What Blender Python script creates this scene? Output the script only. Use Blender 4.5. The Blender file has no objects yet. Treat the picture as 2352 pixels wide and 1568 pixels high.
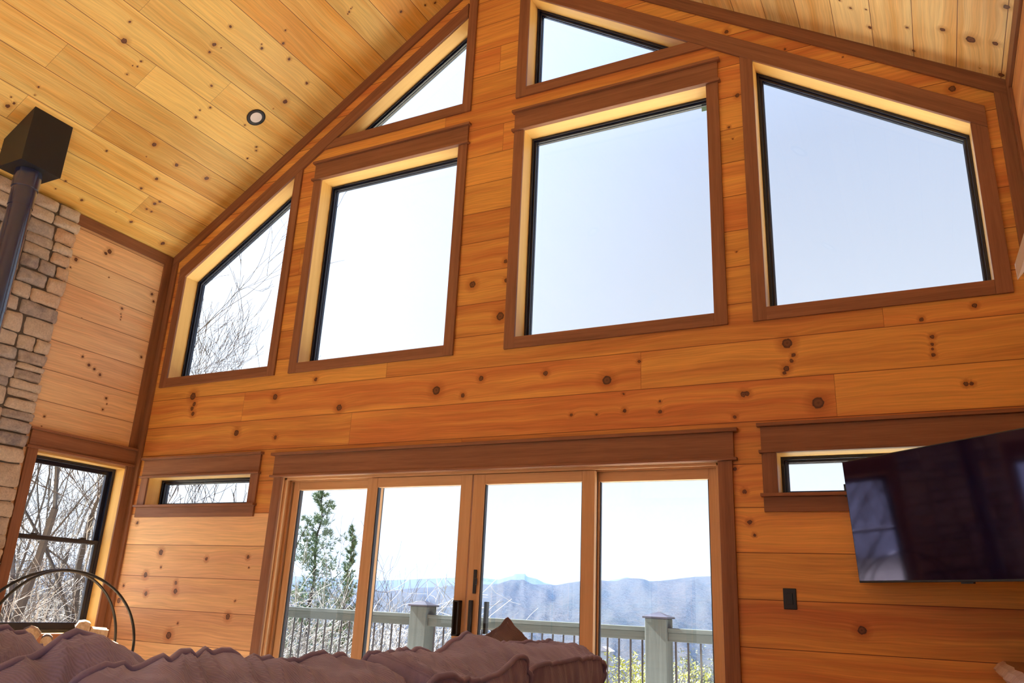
import bpy, bmesh, math, random
from mathutils import Vector, Matrix, noise
R = math.radians
S = bpy.context.scene
COL = S.collection

# ---------------------------------------------------------------- camera
cam_d = bpy.data.cameras.new('camera'); cam = bpy.data.objects.new('camera', cam_d); COL.objects.link(cam)
cam_d.sensor_width = 36; cam_d.lens = 1837.88 / 2352 * 36; cam_d.clip_end = 20000; cam_d.clip_start = .02
CAM = Vector((3.0209, -5.1655, 1.1537))
cam.location = CAM; cam.rotation_mode = 'XYZ'; cam.rotation_euler = (1.8874, -0.0448, 0.4714)
S.camera = cam

# ---------------------------------------------------------------- sky, sun, exposure
W = bpy.data.worlds.new('world'); S.world = W; W.use_nodes = True
wn = W.node_tree.nodes; wl = W.node_tree.links; wn.clear()
wout = wn.new('ShaderNodeOutputWorld'); wbg = wn.new('ShaderNodeBackground')
wtc = wn.new('ShaderNodeTexCoord'); wsep = wn.new('ShaderNodeSeparateXYZ'); wr = wn.new('ShaderNodeValToRGB')
wl.new(wtc.outputs['Generated'], wsep.inputs[0]); wl.new(wsep.outputs['Z'], wr.inputs[0])
cr = wr.color_ramp
cr.elements[0].position = 0.0; cr.elements[0].color = (1.05, 1.10, 1.20, 1)
cr.elements[1].position = 0.95; cr.elements[1].color = (.62, .90, 1.55, 1)
for p_, c_ in ((.12, (.97, 1.02, 1.12)), (.30, (.80, .87, 1.02)), (.52, (.63, .73, .97))):
    e_ = cr.elements.new(p_); e_.color = (*c_, 1)
wdot = wn.new('ShaderNodeVectorMath'); wdot.operation = 'DOT_PRODUCT'; wdot.inputs[1].default_value = (-.716, -.055, .696)   # towards the sun
wl.new(wtc.outputs['Generated'], wdot.inputs[0])
wglow = wn.new('ShaderNodeMapRange'); wglow.interpolation_type = 'SMOOTHSTEP'
wl.new(wdot.outputs['Value'], wglow.inputs[0])
for i_, v_ in enumerate((.35, 1.0, 1.0, 2.3)): wglow.inputs[i_+1].default_value = v_
wl.new(wr.outputs[0], wbg.inputs[0]); wl.new(wglow.outputs[0], wbg.inputs[1])
wl.new(wbg.outputs[0], wout.inputs[0])

sun_d = bpy.data.lights.new('sun', 'SUN'); sun = bpy.data.objects.new('sun', sun_d); COL.objects.link(sun)
sun_d.energy = 50; sun_d.color = (1, .975, .93); sun_d.angle = R(.55)
sun.rotation_euler = Vector((.72, .055, -.70)).to_track_quat('-Z', 'Y').to_euler()

UP = 34        # watts of the added uplights that fill the room, unseen
S.view_settings.view_transform = 'Standard'; S.view_settings.look = 'None'
S.view_settings.gamma = 1; S.view_settings.use_curve_mapping = False
S.view_settings.exposure = 0.0
S.cycles.max_bounces = 9; S.cycles.diffuse_bounces = 5; S.cycles.glossy_bounces = 3
S.cycles.transparent_max_bounces = 12; S.cycles.sample_clamp_indirect = 6
S.cycles.use_denoising = True; S.cycles.use_adaptive_sampling = True; S.cycles.adaptive_threshold = .035
S.cycles.caustics_reflective = False; S.cycles.caustics_refractive = False

# ---------------------------------------------------------------- tagging
def tag(o, label=None, cat=None, group=None, kind=None):
    if label: o['label'] = label
    if cat: o['category'] = cat
    if group: o['group'] = group
    if kind: o['kind'] = kind
    return o
def empty(name, loc=(0, 0, 0), **k):
    o = bpy.data.objects.new(name, None); COL.objects.link(o); o.location = loc; o.empty_display_size = .1
    return tag(o, **k)
def link(name, me, mat=None, parent=None, smooth=False, **k):
    o = bpy.data.objects.new(name, me); COL.objects.link(o)
    if mat is not None:
        me.materials.clear(); me.materials.append(mat)
    if smooth:
        me.polygons.foreach_set('use_smooth', [True] * len(me.polygons))
    if parent is not None:
        o.parent = parent; o.matrix_parent_inverse = Matrix.Translation(-Vector(parent.location)) if parent.rotation_euler[:] == (0, 0, 0) else parent.matrix_basis.inverted()
    return tag(o, **k)
def bevel(o, w=.003, seg=2):
    m = o.modifiers.new('bevel', 'BEVEL'); m.width = w; m.segments = seg; m.limit_method = 'ANGLE'; m.angle_limit = R(40)
    return o

class MB:
    """collects shapes into ONE mesh"""
    def __init__(s): s.v = []; s.f = []
    def add(s, vs, fs):
        n = len(s.v); s.v += [tuple(v) for v in vs]; s.f += [tuple(n + i for i in f) for f in fs]; return s
    def box(s, a, b):
        x0, y0, z0 = a; x1, y1, z1 = b
        return s.add([(x0,y0,z0),(x1,y0,z0),(x1,y1,z0),(x0,y1,z0),(x0,y0,z1),(x1,y0,z1),(x1,y1,z1),(x0,y1,z1)],
                     [(0,3,2,1),(4,5,6,7),(0,1,5,4),(1,2,6,5),(2,3,7,6),(3,0,4,7)])
    def prism(s, pts, d0, d1, axis='y'):
        """polygon in (x,z) extruded along y, or (y,z) along x"""
        n = len(pts)
        m = (lambda p, d: (p[0], d, p[1])) if axis == 'y' else ((lambda p, d: (d, p[0], p[1])) if axis == 'x' else (lambda p, d: (p[0], p[1], d)))
        vs = [m(p, d0) for p in pts] + [m(p, d1) for p in pts]
        return s.add(vs, [tuple(range(n)), tuple(range(2*n-1, n-1, -1))] + [(i, i+n, (i+1) % n + n, (i+1) % n) for i in range(n)])
    def ring(s, po, pi, d0, d1, axis='y'):
        n = len(po)
        m = (lambda p, d: (p[0], d, p[1])) if axis == 'y' else (lambda p, d: (d, p[0], p[1]))
        vs = [m(p, d0) for p in po] + [m(p, d0) for p in pi] + [m(p, d1) for p in po] + [m(p, d1) for p in pi]
        fs = []
        for i in range(n):
            j = (i+1) % n
            fs += [(i, j, n+j, n+i), (2*n+i, 3*n+i, 3*n+j, 2*n+j), (i, 2*n+i, 2*n+j, j), (n+i, n+j, 3*n+j, 3*n+i)]
        return s.add(vs, fs)
    def tube(s, pts, rad, seg=8, closed=False, cap=True):
        pts = [Vector(p) for p in pts]; n = len(pts)
        rs = rad if isinstance(rad, (list, tuple)) else [rad]*n
        vs = []; up = Vector((0, 0, 1))
        for i, p in enumerate(pts):
            if closed: t = pts[(i+1) % n] - pts[i-1]
            else: t = pts[min(i+1, n-1)] - pts[max(i-1, 0)]
            t.normalize()
            if i == 0:
                u = t.cross(up)
                if u.length < .05: u = t.cross(Vector((1, 0, 0)))
            else:
                u = u - t * u.dot(t)
                if u.length < 1e-6: u = t.cross(up)
            u.normalize(); w = t.cross(u)
            for k in range(seg):
                a = 2*math.pi*k/seg; vs.append(p + (u*math.cos(a) + w*math.sin(a))*rs[i])
        fs = []
        for i in range(n if closed else n-1):
            a = i*seg; b = ((i+1) % n)*seg
            fs += [(a+k, a+(k+1) % seg, b+(k+1) % seg, b+k) for k in range(seg)]
        if cap and not closed: fs += [tuple(range(seg-1, -1, -1)), tuple((n-1)*seg+k for k in range(seg))]
        return s.add(vs, fs)
    def mesh(s, name, fix=True):
        me = bpy.data.meshes.new(name); me.from_pydata(s.v, [], s.f)
        if fix:
            bm = bmesh.new(); bm.from_mesh(me); bmesh.ops.recalc_face_normals(bm, faces=bm.faces); bm.to_mesh(me); bm.free()
        me.update(); return me
    def obj(s, name, mat, parent=None, smooth=False, bev=0, fix=True, **k):
        o = link(name, s.mesh(name, fix), mat, parent, smooth, **k)
        if bev: bevel(o, bev)
        return o

def inset(poly, d):
    """offset a ccw convex polygon inwards by d"""
    n = len(poly); out = []
    for i in range(n):
        p0 = Vector(poly[i-1]); p1 = Vector(poly[i]); p2 = Vector(poly[(i+1) % n])
        e1 = (p1-p0).normalized(); e2 = (p2-p1).normalized()
        n1 = Vector((-e1.y, e1.x)); n2 = Vector((-e2.y, e2.x))
        b = (n1+n2); b /= b.dot(n1)
        out.append(tuple(p1 + b*d))
    return out

# ---------------------------------------------------------------- material helpers
class NT:
    def __init__(s, name):
        s.m = bpy.data.materials.new(name); s.m.use_nodes = True; s.t = s.m.node_tree; s.t.nodes.clear()
        s.out = s.n('ShaderNodeOutputMaterial'); s.b = s.n('ShaderNodeBsdfPrincipled'); s.t.links.new(s.b.outputs[0], s.out.inputs[0])
    def n(s, ty, **k):
        x = s.t.nodes.new(ty)
        for a, b in k.items(): setattr(x, a, b)
        return x
    def l(s, a, b): s.t.links.new(a, b)
    def put(s, sock, v):
        if hasattr(v, 'links') or isinstance(v, bpy.types.NodeSocket): s.l(v, sock)
        else: sock.default_value = v
    def math(s, op, a, b=0., c=0., clamp=False):
        x = s.n('ShaderNodeMath', operation=op); x.use_clamp = clamp
        s.put(x.inputs[0], a); s.put(x.inputs[1], b); s.put(x.inputs[2], c); return x.outputs[0]
    def comb(s, x, y, z=0.):
        c = s.n('ShaderNodeCombineXYZ'); s.put(c.inputs[0], x); s.put(c.inputs[1], y); s.put(c.inputs[2], z); return c.outputs[0]
    def mix(s, f, a, b, mode='MIX'):
        x = s.n('ShaderNodeMix', data_type='RGBA', blend_type=mode); x.clamp_factor = True
        s.put(x.inputs[0], f); s.put(x.inputs[6], a); s.put(x.inputs[7], b); return x.outputs[2]
    def noise(s, vec, scale=1., detail=2., rough=.5, dist=0.):
        x = s.n('ShaderNodeTexNoise'); s.put(x.inputs['Vector'], vec)
        x.inputs['Scale'].default_value = scale; x.inputs['Detail'].default_value = detail
        x.inputs['Roughness'].default_value = rough; x.inputs['Distortion'].default_value = dist
        return x.outputs['Fac']
    def white(s, vec, dim='3D'):
        x = s.n('ShaderNodeTexWhiteNoise', noise_dimensions=dim); s.put(x.inputs['Vector'], vec); return x
    def ramp(s, f, stops):
        x = s.n('ShaderNodeValToRGB'); c = x.color_ramp
        while len(c.elements) < len(stops): c.elements.new(.5)
        for e, (p, q) in zip(c.elements, stops):
            e.position = p; e.color = (*q, 1) if len(q) == 3 else q
        s.put(x.inputs[0], f); return x.outputs[0]
    def mapr(s, v, a, b, c=0., d=1.):
        x = s.n('ShaderNodeMapRange'); s.put(x.inputs[0], v)
        for i, q in enumerate((a, b, c, d)): x.inputs[i+1].default_value = q
        return x.outputs[0]
    def bump(s, h, strength=.2, dist=.01):
        x = s.n('ShaderNodeBump'); x.inputs['Strength'].default_value = strength; x.inputs['Distance'].default_value = dist
        s.put(x.inputs['Height'], h); s.l(x.outputs[0], s.b.inputs['Normal'])

def rgb(*c): return (*c, 1)
def plain(name, col, rough=.5, metal=0., spec=.5, noise_amt=.0, scale=20):
    t = NT(name); t.b.inputs['Roughness'].default_value = rough; t.b.inputs['Metallic'].default_value = metal
    t.b.inputs['Specular IOR Level'].default_value = spec
    if noise_amt:
        tc = t.n('ShaderNodeTexCoord').outputs['Object']
        f = t.noise(tc, scale, 4)
        t.l(t.mix(f, rgb(*[c*(1-noise_amt) for c in col]), rgb(*[min(1, c*(1+noise_amt)) for c in col])), t.b.inputs['Base Color'])
        t.bump(f, .1)
    else: t.b.inputs['Base Color'].default_value = rgb(*col)
    return t.m

def pine(name, ua, va, pitch, off, L=3.75, knots=(), base=(.80, .46, .17), red=(.66, .29, .09), seed=0., joints={}, clear=None, kstretch=1., groove=.0022, rough=.42, vs=1.0, dark=(.16, .05, .02)):
    """tongue-and-groove boards: ua runs along the boards, va across them (world axes)"""
    t = NT(name)
    g = t.n('ShaderNodeNewGeometry'); sp = t.n('ShaderNodeSeparateXYZ'); t.l(g.outputs['Position'], sp.inputs[0])
    u = sp.outputs[ua]; v = sp.outputs[va]
    q = t.math('DIVIDE', t.math('SUBTRACT', v, off), pitch)
    row = t.math('FLOOR', q); fr = t.math('SUBTRACT', q, row)
    dv = t.math('MULTIPLY', t.math('MINIMUM', fr, t.math('SUBTRACT', 1., fr)), pitch * vs)
    rn = t.white(t.comb(row, seed, 3.3))
    sh = t.math('MULTIPLY', rn.outputs['Value'], L)
    for r_, x_ in joints.items():
        c = t.math('COMPARE', row, float(r_), .1)
        # sh = sh*(1-c) + target*c
        tgt = (-x_) % L
        sh = t.math('ADD', t.math('MULTIPLY', sh, t.math('SUBTRACT', 1., c)), t.math('MULTIPLY', c, tgt))
    uu = t.math('DIVIDE', t.math('ADD', u, sh), L)
    col = t.math('FLOOR', uu); fu = t.math('SUBTRACT', uu, col)
    du = t.math('MULTIPLY', t.math('MINIMUM', fu, t.math('SUBTRACT', 1., fu)), L)
    bn = t.white(t.comb(row, col, seed + .7)); bs = t.n('ShaderNodeSeparateColor'); t.l(bn.outputs['Color'], bs.inputs[0])
    h1, h2, h3 = bs.outputs[0], bs.outputs[1], bs.outputs[2]
    kd = None
    P = t.comb(t.math('MULTIPLY', u, 1/kstretch), t.math('MULTIPLY', v, vs))
    # wobble so that knots are not perfect ellipses
    wob = t.math('MULTIPLY', t.math('SUBTRACT', t.noise(P, 55, 2), .5), .016)
    for (a, b, r_) in knots:
        dn = t.n('ShaderNodeVectorMath', operation='DISTANCE'); t.l(P, dn.inputs[0]); dn.inputs[1].default_value = (a/kstretch, b*vs, 0)
        d = t.math('DIVIDE', t.math('ADD', dn.outputs['Value'], wob), r_*1.0)
        kd = d if kd is None else t.math('MINIMUM', kd, d)
    if kd is None: kd = t.math('ADD', 99., 0.)
    # grain: long streaks pushed aside around knots
    push = t.math('MULTIPLY', t.math('POWER', 2.718, t.math('MULTIPLY', kd, -.55)), .05)
    gv = t.math('ADD', t.math('MULTIPLY', v, vs), push)
    bx = t.math('MULTIPLY', h3, 37.)
    warp = t.math('MULTIPLY', t.noise(t.comb(t.math('MULTIPLY', u, 1.1), t.math('MULTIPLY', v, 2.5*vs), bx), 1., 3), .10)
    gv2 = t.math('ADD', gv, warp)
    broad = t.noise(t.comb(t.math('MULTIPLY', u, .5), t.math('MULTIPLY', gv2, 11.), bx), 1., 3, .55)
    fine = t.noise(t.comb(t.math('MULTIPLY', u, 2.2), t.math('MULTIPLY', gv2, 85.), bx), 1., 3, .65)
    tone = t.math('ADD', t.math('MULTIPLY', t.math('SUBTRACT', h1, .15), .85), t.math('MULTIPLY', t.math('SUBTRACT', broad, .5), 2.9))
    c1 = t.mix(t.math('ADD', tone, .12, clamp=True), rgb(*base), rgb(*red))
    if clear:      # (along limit, row limit, colour): window light left of the door, mixed into the board colour
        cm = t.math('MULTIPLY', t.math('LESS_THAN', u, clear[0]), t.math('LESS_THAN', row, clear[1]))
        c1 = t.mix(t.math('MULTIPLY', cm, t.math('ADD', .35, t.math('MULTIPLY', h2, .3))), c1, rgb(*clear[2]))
    lum = t.math('ADD', .84, t.math('ADD', t.math('MULTIPLY', h2, .24), t.math('MULTIPLY', t.math('SUBTRACT', fine, .5), .78)))
    c2 = t.n('ShaderNodeVectorMath', operation='SCALE'); t.l(c1, c2.inputs[0]); t.l(lum, c2.inputs[3])
    halo = t.mapr(kd, 1.0, 3.0, .62, 0.)
    c3 = t.mix(halo, c2.outputs[0], rgb(red[0]*.62, red[1]*.45, red[2]*.35))
    core = t.ramp(t.math('MULTIPLY', kd, .5), [(0., (.10, .035, .015)), (.22, (.20, .075, .03)), (.36, (.13, .045, .018)), (.5, (.05, .018, .01)), (.56, (.3, .12, .04))])
    kf = t.mapr(kd, .95, 1.12, 1., 0.)
    c4 = t.mix(kf, c3, core)
    gr = t.math('MAXIMUM', t.mapr(dv, groove*.5, groove*1.5, 1., 0.), t.mapr(du, groove*.3, groove*.8, .8, 0.))
    c5 = t.mix(gr, c4, rgb(*dark))
    t.l(c5, t.b.inputs['Base Color'])
    t.b.inputs['Roughness'].default_value = rough; t.b.inputs['Specular IOR Level'].default_value = .35
    hh = t.math('SUBTRACT', t.math('MULTIPLY', fine, .12), gr)
    t.bump(hh, .35, .003)
    return t.m

def timber(name, base, dark, rough=.5, spec=.3, gs=1., knotamt=1., kscale=2.2):
    """stained or raw board; grain follows the object's longest local direction (stored in attribute-free way: uses world position mixed per axis)"""
    t = NT(name)
    g = t.n('ShaderNodeTexCoord'); at = t.n('ShaderNodeAttribute', attribute_name='along', attribute_type='OBJECT')
    oi = t.n('ShaderNodeObjectInfo')
    # 'along' is the direction of the grain
    dot = t.n('ShaderNodeVectorMath', operation='DOT_PRODUCT'); t.l(g.outputs['Object'], dot.inputs[0]); t.l(at.outputs['Vector'], dot.inputs[1])
    sc = t.n('ShaderNodeVectorMath', operation='SCALE'); t.l(at.outputs['Vector'], sc.inputs[0]); t.l(t.math('MULTIPLY', dot.outputs['Value'], -.965), sc.inputs[3])
    ad = t.n('ShaderNodeVectorMath', operation='ADD'); t.l(g.outputs['Object'], ad.inputs[0]); t.l(sc.outputs[0], ad.inputs[1])
    ad2 = t.n('ShaderNodeVectorMath', operation='ADD'); t.l(ad.outputs[0], ad2.inputs[0]); t.l(t.comb(t.math('MULTIPLY', oi.outputs['Random'], 9.), 3., t.math('MULTIPLY', oi.outputs['Random'], 5.)), ad2.inputs[1])
    b = t.noise(ad2.outputs[0], 22*gs, 3, .55, .6); f = t.noise(ad2.outputs[0], 150*gs, 3, .6)
    mixf = t.math('ADD', t.math('MULTIPLY', b, .8), t.math('MULTIPLY', f, .5))
    c = t.mix(t.mapr(mixf, .42, .92), rgb(*base), rgb(*dark))
    # small knots
    vo = t.n('ShaderNodeTexVoronoi'); t.l(ad.outputs[0], vo.inputs['Vector']); vo.inputs['Scale'].default_value = 1.
    vv = t.n('ShaderNodeTexVoronoi'); t.l(g.outputs['Object'], vv.inputs['Vector']); vv.inputs['Scale'].default_value = kscale
    kf = t.mapr(vv.outputs['Distance'], .025, .05, knotamt*.85, 0.)
    c = t.mix(kf, c, rgb(dark[0]*.35, dark[1]*.3, dark[2]*.3))
    t.l(c, t.b.inputs['Base Color']); t.b.inputs['Roughness'].default_value = rough; t.b.inputs['Specular IOR Level'].default_value = spec
    t.bump(f, .08, .003)
    return t.m
KN = {
 'ceilL': [(-1.954, -2.24, 0.0088), (-1.884, -2.373, 0.0217), (-1.673, -2.422, 0.0072), (-1.666, -2.468, 0.0062), (-1.698, -2.482, 0.0041), (-1.682, -2.559, 0.0082), (-1.337, -2.005, 0.0154), (-1.318, -2.069, 0.0099), (-1.273, -1.992, 0.0045), (-1.348, -1.83, 0.011), (-1.008, -1.803, 0.0105), (-1.035, -1.78, 0.0058), (-0.974, -1.588, 0.0071), (-0.748, -1.731, 0.0123), (-0.456, -2.009, 0.0205), (-0.49, -2.114, 0.0051), (-1.086, -2.263, 0.0103), (-0.946, -2.408, 0.0093), (-0.999, -2.471, 0.0069), (-0.975, -2.537, 0.0104), (-0.572, -2.361, 0.0075), (-0.311, -2.457, 0.0091), (-0.282, -2.482, 0.0091), (-0.286, -2.581, 0.0078), (-1.068, -2.906, 0.0181), (-0.765, -2.956, 0.0167), (-0.438, -2.921, 0.0189), (-0.806, -3.145, 0.0141), (-0.844, -3.284, 0.0117), (-0.63, -3.348, 0.0145), (-0.608, -3.31, 0.0109), (-0.648, -3.424, 0.0096), (-0.592, -3.424, 0.0097), (-0.664, -3.593, 0.0131), (-0.239, -3.644, 0.018), (-1.175, -3.614, 0.012), (-1.407, -3.531, 0.0084), (-1.423, -3.626, 0.0063), (-2.173, -3.22, 0.0155), (-2.154, -3.178, 0.0092), (-2.202, -3.149, 0.0055), (-1.037, -3.026, 0.0045), (-0.849, -3.574, 0.0035), (-0.439, -1.784, 0.0116), (-2.108, -2.983, 0.0074), (-1.339, -3.148, 0.0086), (-0.9, -1.67, 0.0108), (-2.084, -3.049, 0.0056), (-0.305, -0.873, 0.0111), (-0.12, -0.631, 0.0104), (-0.175, -0.699, 0.0083), (-0.674, -1.16, 0.0085), (-0.685, -1.133, 0.0056), (-0.669, -1.177, 0.0057), (-0.445, -1.782, 0.0097), (-0.684, -1.121, 0.0047)],
 'ceilR': [(-0.713, 3.688, 0.0166), (-0.379, 3.393, 0.0154), (-0.344, 3.534, 0.0275), (-0.36, 3.653, 0.0163), (-0.224, 2.992, 0.0116), (-0.384, 2.892, 0.009), (-0.406, 2.984, 0.0062), (-0.317, 3.204, 0.0095), (-0.085, 3.234, 0.0099), (-0.057, 3.696, 0.0172), (-0.357, 3.759, 0.0079), (-0.074, 3.587, 0.0045), (-0.439, 2.835, 0.0077)],
 'back': [(2.012, 5.364, 0.0159), (2.423, 5.074, 0.0073), (3.242, 4.68, 0.0092), (3.427, 4.448, 0.0194), (2.07, 4.779, 0.0151), (1.998, 4.528, 0.0087), (2.022, 4.423, 0.0049), (3.683, 3.692, 0.0069), (3.377, 2.954, 0.013), (3.09, 2.903, 0.0109), (2.01, 3.53, 0.0046), (2.802, 4.888, 0.0045), (-0.095, 3.594, 0.0265), (0.177, 3.286, 0.0313), (0.199, 3.751, 0.016), (0.215, 3.583, 0.0158), (-0.365, 2.73, 0.0328), (0.038, 2.792, 0.0186), (0.585, 2.785, 0.0171), (-0.117, 2.669, 0.0158), (1.068, 2.691, 0.0316), (-1.322, 2.655, 0.0261), (-2.059, 2.804, 0.0248), (-3.104, 2.887, 0.0331), (-3.068, 2.808, 0.0188), (-3.087, 2.767, 0.0188), (-3.064, 2.715, 0.0187), (1.307, 2.807, 0.0102), (-1.618, 2.927, 0.0157), (2.305, 2.834, 0.0302), (2.338, 2.751, 0.0128), (2.325, 2.714, 0.0107), (2.29, 2.665, 0.0171), (2.277, 2.637, 0.0107), (3.136, 2.786, 0.0111), (3.131, 2.739, 0.0092), (3.13, 2.707, 0.0074), (3.131, 2.671, 0.011), (3.279, 2.482, 0.0123), (3.308, 2.48, 0.0105), (2.466, 2.426, 0.0346), (2.012, 2.516, 0.0178), (2.037, 2.517, 0.0155), (1.952, 2.369, 0.0111), (1.453, 2.437, 0.0122), (1.199, 2.46, 0.0127), (0.799, 2.455, 0.0108), (1.454, 2.507, 0.0073), (1.192, 2.582, 0.0077), (-2.464, 2.5, 0.0258), (-1.993, 2.436, 0.0161), (3.089, 2.9, 0.0113), (1.938, 2.031, 0.0109), (1.992, 1.886, 0.0129), (2.015, 1.699, 0.0127), (2.04, 1.622, 0.0084), (2.606, 1.1, 0.0218), (0.992, 2.446, 0.0079), (-3.166, 1.45, 0.0229), (-2.589, 1.403, 0.0147), (-2.111, 1.425, 0.0139), (-2.085, 1.343, 0.0061), (-3.133, 1.323, 0.0087), (-3.314, 1.253, 0.0214), (-3.576, 1.15, 0.011), (-3.266, 1.093, 0.0176), (-2.912, 1.195, 0.0152), (-2.901, 1.127, 0.0202), (-2.241, 0.947, 0.0215), (-2.807, 0.868, 0.0082), (-2.893, 0.766, 0.0281), (-3.603, 1.022, 0.0219), (-3.453, 0.944, 0.0107), (-2.185, 1.073, 0.0077), (-3.55, 1.711, 0.0131)],
 'left': [(-0.721, 4.189, 0.0205), (-0.755, 4.153, 0.0143), (-1.027, 3.976, 0.0155), (-1.059, 3.885, 0.0065), (-0.673, 3.94, 0.0048), (-0.179, 3.95, 0.0133), (-0.146, 3.884, 0.012), (-0.471, 3.694, 0.011), (-0.469, 3.638, 0.0061), (-0.461, 3.609, 0.0061), (-0.463, 3.582, 0.0049), (-0.553, 3.006, 0.0125), (-0.758, 3.121, 0.0099), (-0.16, 3.293, 0.0114), (-0.982, 2.514, 0.0089), (-0.441, 2.807, 0.0104), (-0.422, 2.758, 0.0058), (-0.452, 2.698, 0.0091), (-0.986, 2.427, 0.0039), (-0.847, 3.469, 0.0033), (-0.681, 3.064, 0.0133), (-0.619, 3.041, 0.0112)],
}
# knots read off the boards: (along, across, radius) in metres
XW = 3.735; ZP = 6.90; SL = .667; RB = -9.2      # side walls, ridge height, roof slope, rear wall
PT = .272
def roof(x): return ZP - SL*abs(x)

M = {}
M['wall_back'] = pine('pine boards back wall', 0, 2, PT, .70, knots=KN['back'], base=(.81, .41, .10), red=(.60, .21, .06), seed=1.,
                      joints={7: -2.43, 6: -1.18, 5: -.1, 4: -.08, 3: -.12, 2: -.06, 1: -.1, 0: -.09, -1: -.1, -2: -.1}, kstretch=1., clear=(-1.88, 3.5, (.90, .64, .40)))  # low boards left of the door painted paler for the window light
M['wall_left'] = pine('pine boards left wall', 1, 2, PT, 2.918-9*PT, knots=KN['left'], base=(.88, .61, .34), red=(.78, .46, .24), seed=2., L=14.)
M['wall_right'] = pine('pine boards right wall', 1, 2, PT, 2.918-9*PT, base=(.80, .42, .15), red=(.62, .26, .09), seed=3.)
M['ceil_left'] = pine('pine boards left roof slope', 1, 0, .231, -3.535-.231, knots=KN['ceilL'], base=(.89, .62, .19), red=(.78, .40, .075), seed=4.,
                      joints={2: -2.12, 3: -1.56, 4: -2.17, 5: -1.56, 6: -.98}, vs=1.2, L=3.75)
M['ceil_right'] = pine('pine boards right roof slope', 1, 0, .231, .0, knots=KN['ceilR'], base=(.90, .68, .32), red=(.76, .44, .14), seed=5., vs=1.2)
for kk in ('ceil_left', 'ceil_right'): pass
M['trim'] = timber('stained timber trim', (.33, .145, .070), (.16, .065, .035))
M['casing'] = timber('stained timber casing', (.35, .155, .080), (.18, .075, .042))
M['jamb'] = timber('clear pine jamb', (.86, .57, .20), (.76, .46, .14), rough=.4, knotamt=.5, kscale=1.1)
M['door_wood'] = timber('clear fir door frame', (.74, .46, .24), (.57, .32, .15), rough=.38, knotamt=0.)
M['black'] = plain('black window frame', (.010, .014, .035), .22)
M['dark_bronze'] = plain('dark cladding', (.03, .035, .05), .35)
M['hardware'] = plain('black hardware', (.01, .01, .012), .4)
M['steel_black'] = plain('matt black stove enamel', (.012, .013, .018), .42, noise_amt=.25, scale=400)
M['pipe'] = plain('satin black stove pipe', (.012, .014, .03), .24)
_pb = M['pipe'].node_tree.nodes['Principled BSDF']; _pb.inputs['Coat Weight'].default_value = 1.; _pb.inputs['Coat Roughness'].default_value = .12; _pb.inputs['Base Color'].default_value = rgb(.016, .024, .075)
M['floor'] = pine('oak floorboards', 1, 0, .13, 0., base=(.60, .33, .14), red=(.45, .20, .08), seed=8., rough=.3, dark=(.1, .05, .02))

def glass(name, tint=(1, 1, 1), refl=1.):
    t = NT(name); t.t.nodes.remove(t.b)
    tr = t.n('ShaderNodeBsdfTransparent'); tr.inputs[0].default_value = rgb(*tint)
    gl = t.n('ShaderNodeBsdfGlossy'); gl.inputs['Roughness'].default_value = .0
    lw_ = t.n('ShaderNodeLayerWeight'); lw_.inputs[0].default_value = .5
    mx = t.n('ShaderNodeMixShader'); t.l(t.math('MULTIPLY', t.math('ADD', .04, t.math('MULTIPLY', t.math('POWER', lw_.outputs['Facing'], 5.), .96)), refl), mx.inputs[0])
    t.l(tr.outputs[0], mx.inputs[1]); t.l(gl.outputs[0], mx.inputs[2]); t.l(mx.outputs[0], t.out.inputs[0])
    return t.m
M['glass'] = glass('window glass', (.97, .985, .98), .6)

def st(name, label): return dict(label=label, kind='structure', cat='room part')

# ---- walls with openings: a 2D curve filled with holes, turned into a mesh
def holed(name, outer, holes, d0, d1, axis, mat, label):
    cu = bpy.data.curves.new(name, 'CURVE'); cu.dimensions = '2D'; cu.fill_mode = 'BOTH'; cu.extrude = .5
    for poly in [outer] + holes:
        sp = cu.splines.new('POLY'); sp.points.add(len(poly)-1); sp.use_cyclic_u = True
        for p, c in zip(sp.points, poly): p.co = (c[0], c[1], 0, 1)
    to = bpy.data.objects.new('tmp', cu); COL.objects.link(to)
    dg = bpy.context.evaluated_depsgraph_get(); dg.update()
    me = bpy.data.meshes.new_from_object(to.evaluated_get(dg)); me.name = name
    bpy.data.objects.remove(to); bpy.data.curves.remove(cu)
    for v in me.vertices:
        a, b, c = v.co; d = d0 + (c+.5)*(d1-d0)
        v.co = (a, d, b) if axis == 'y' else (d, a, b)
    bm = bmesh.new(); bm.from_mesh(me); bmesh.ops.remove_doubles(bm, verts=bm.verts, dist=1e-5)
    bmesh.ops.recalc_face_normals(bm, faces=bm.faces); bm.to_mesh(me); bm.free(); me.update()
    return link(name, me, mat, label=label, kind='structure', cat='wall')

AL = dict(x=(1, 0, 0), y=(0, 1, 0), z=(0, 0, 1))
def board(name, a, b, mat, parent=None, along='x', bev=.0025, **k):
    o = MB().box(a, b).obj(name, mat, parent, bev=bev, **k); o['along'] = AL[along]; return o

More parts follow.
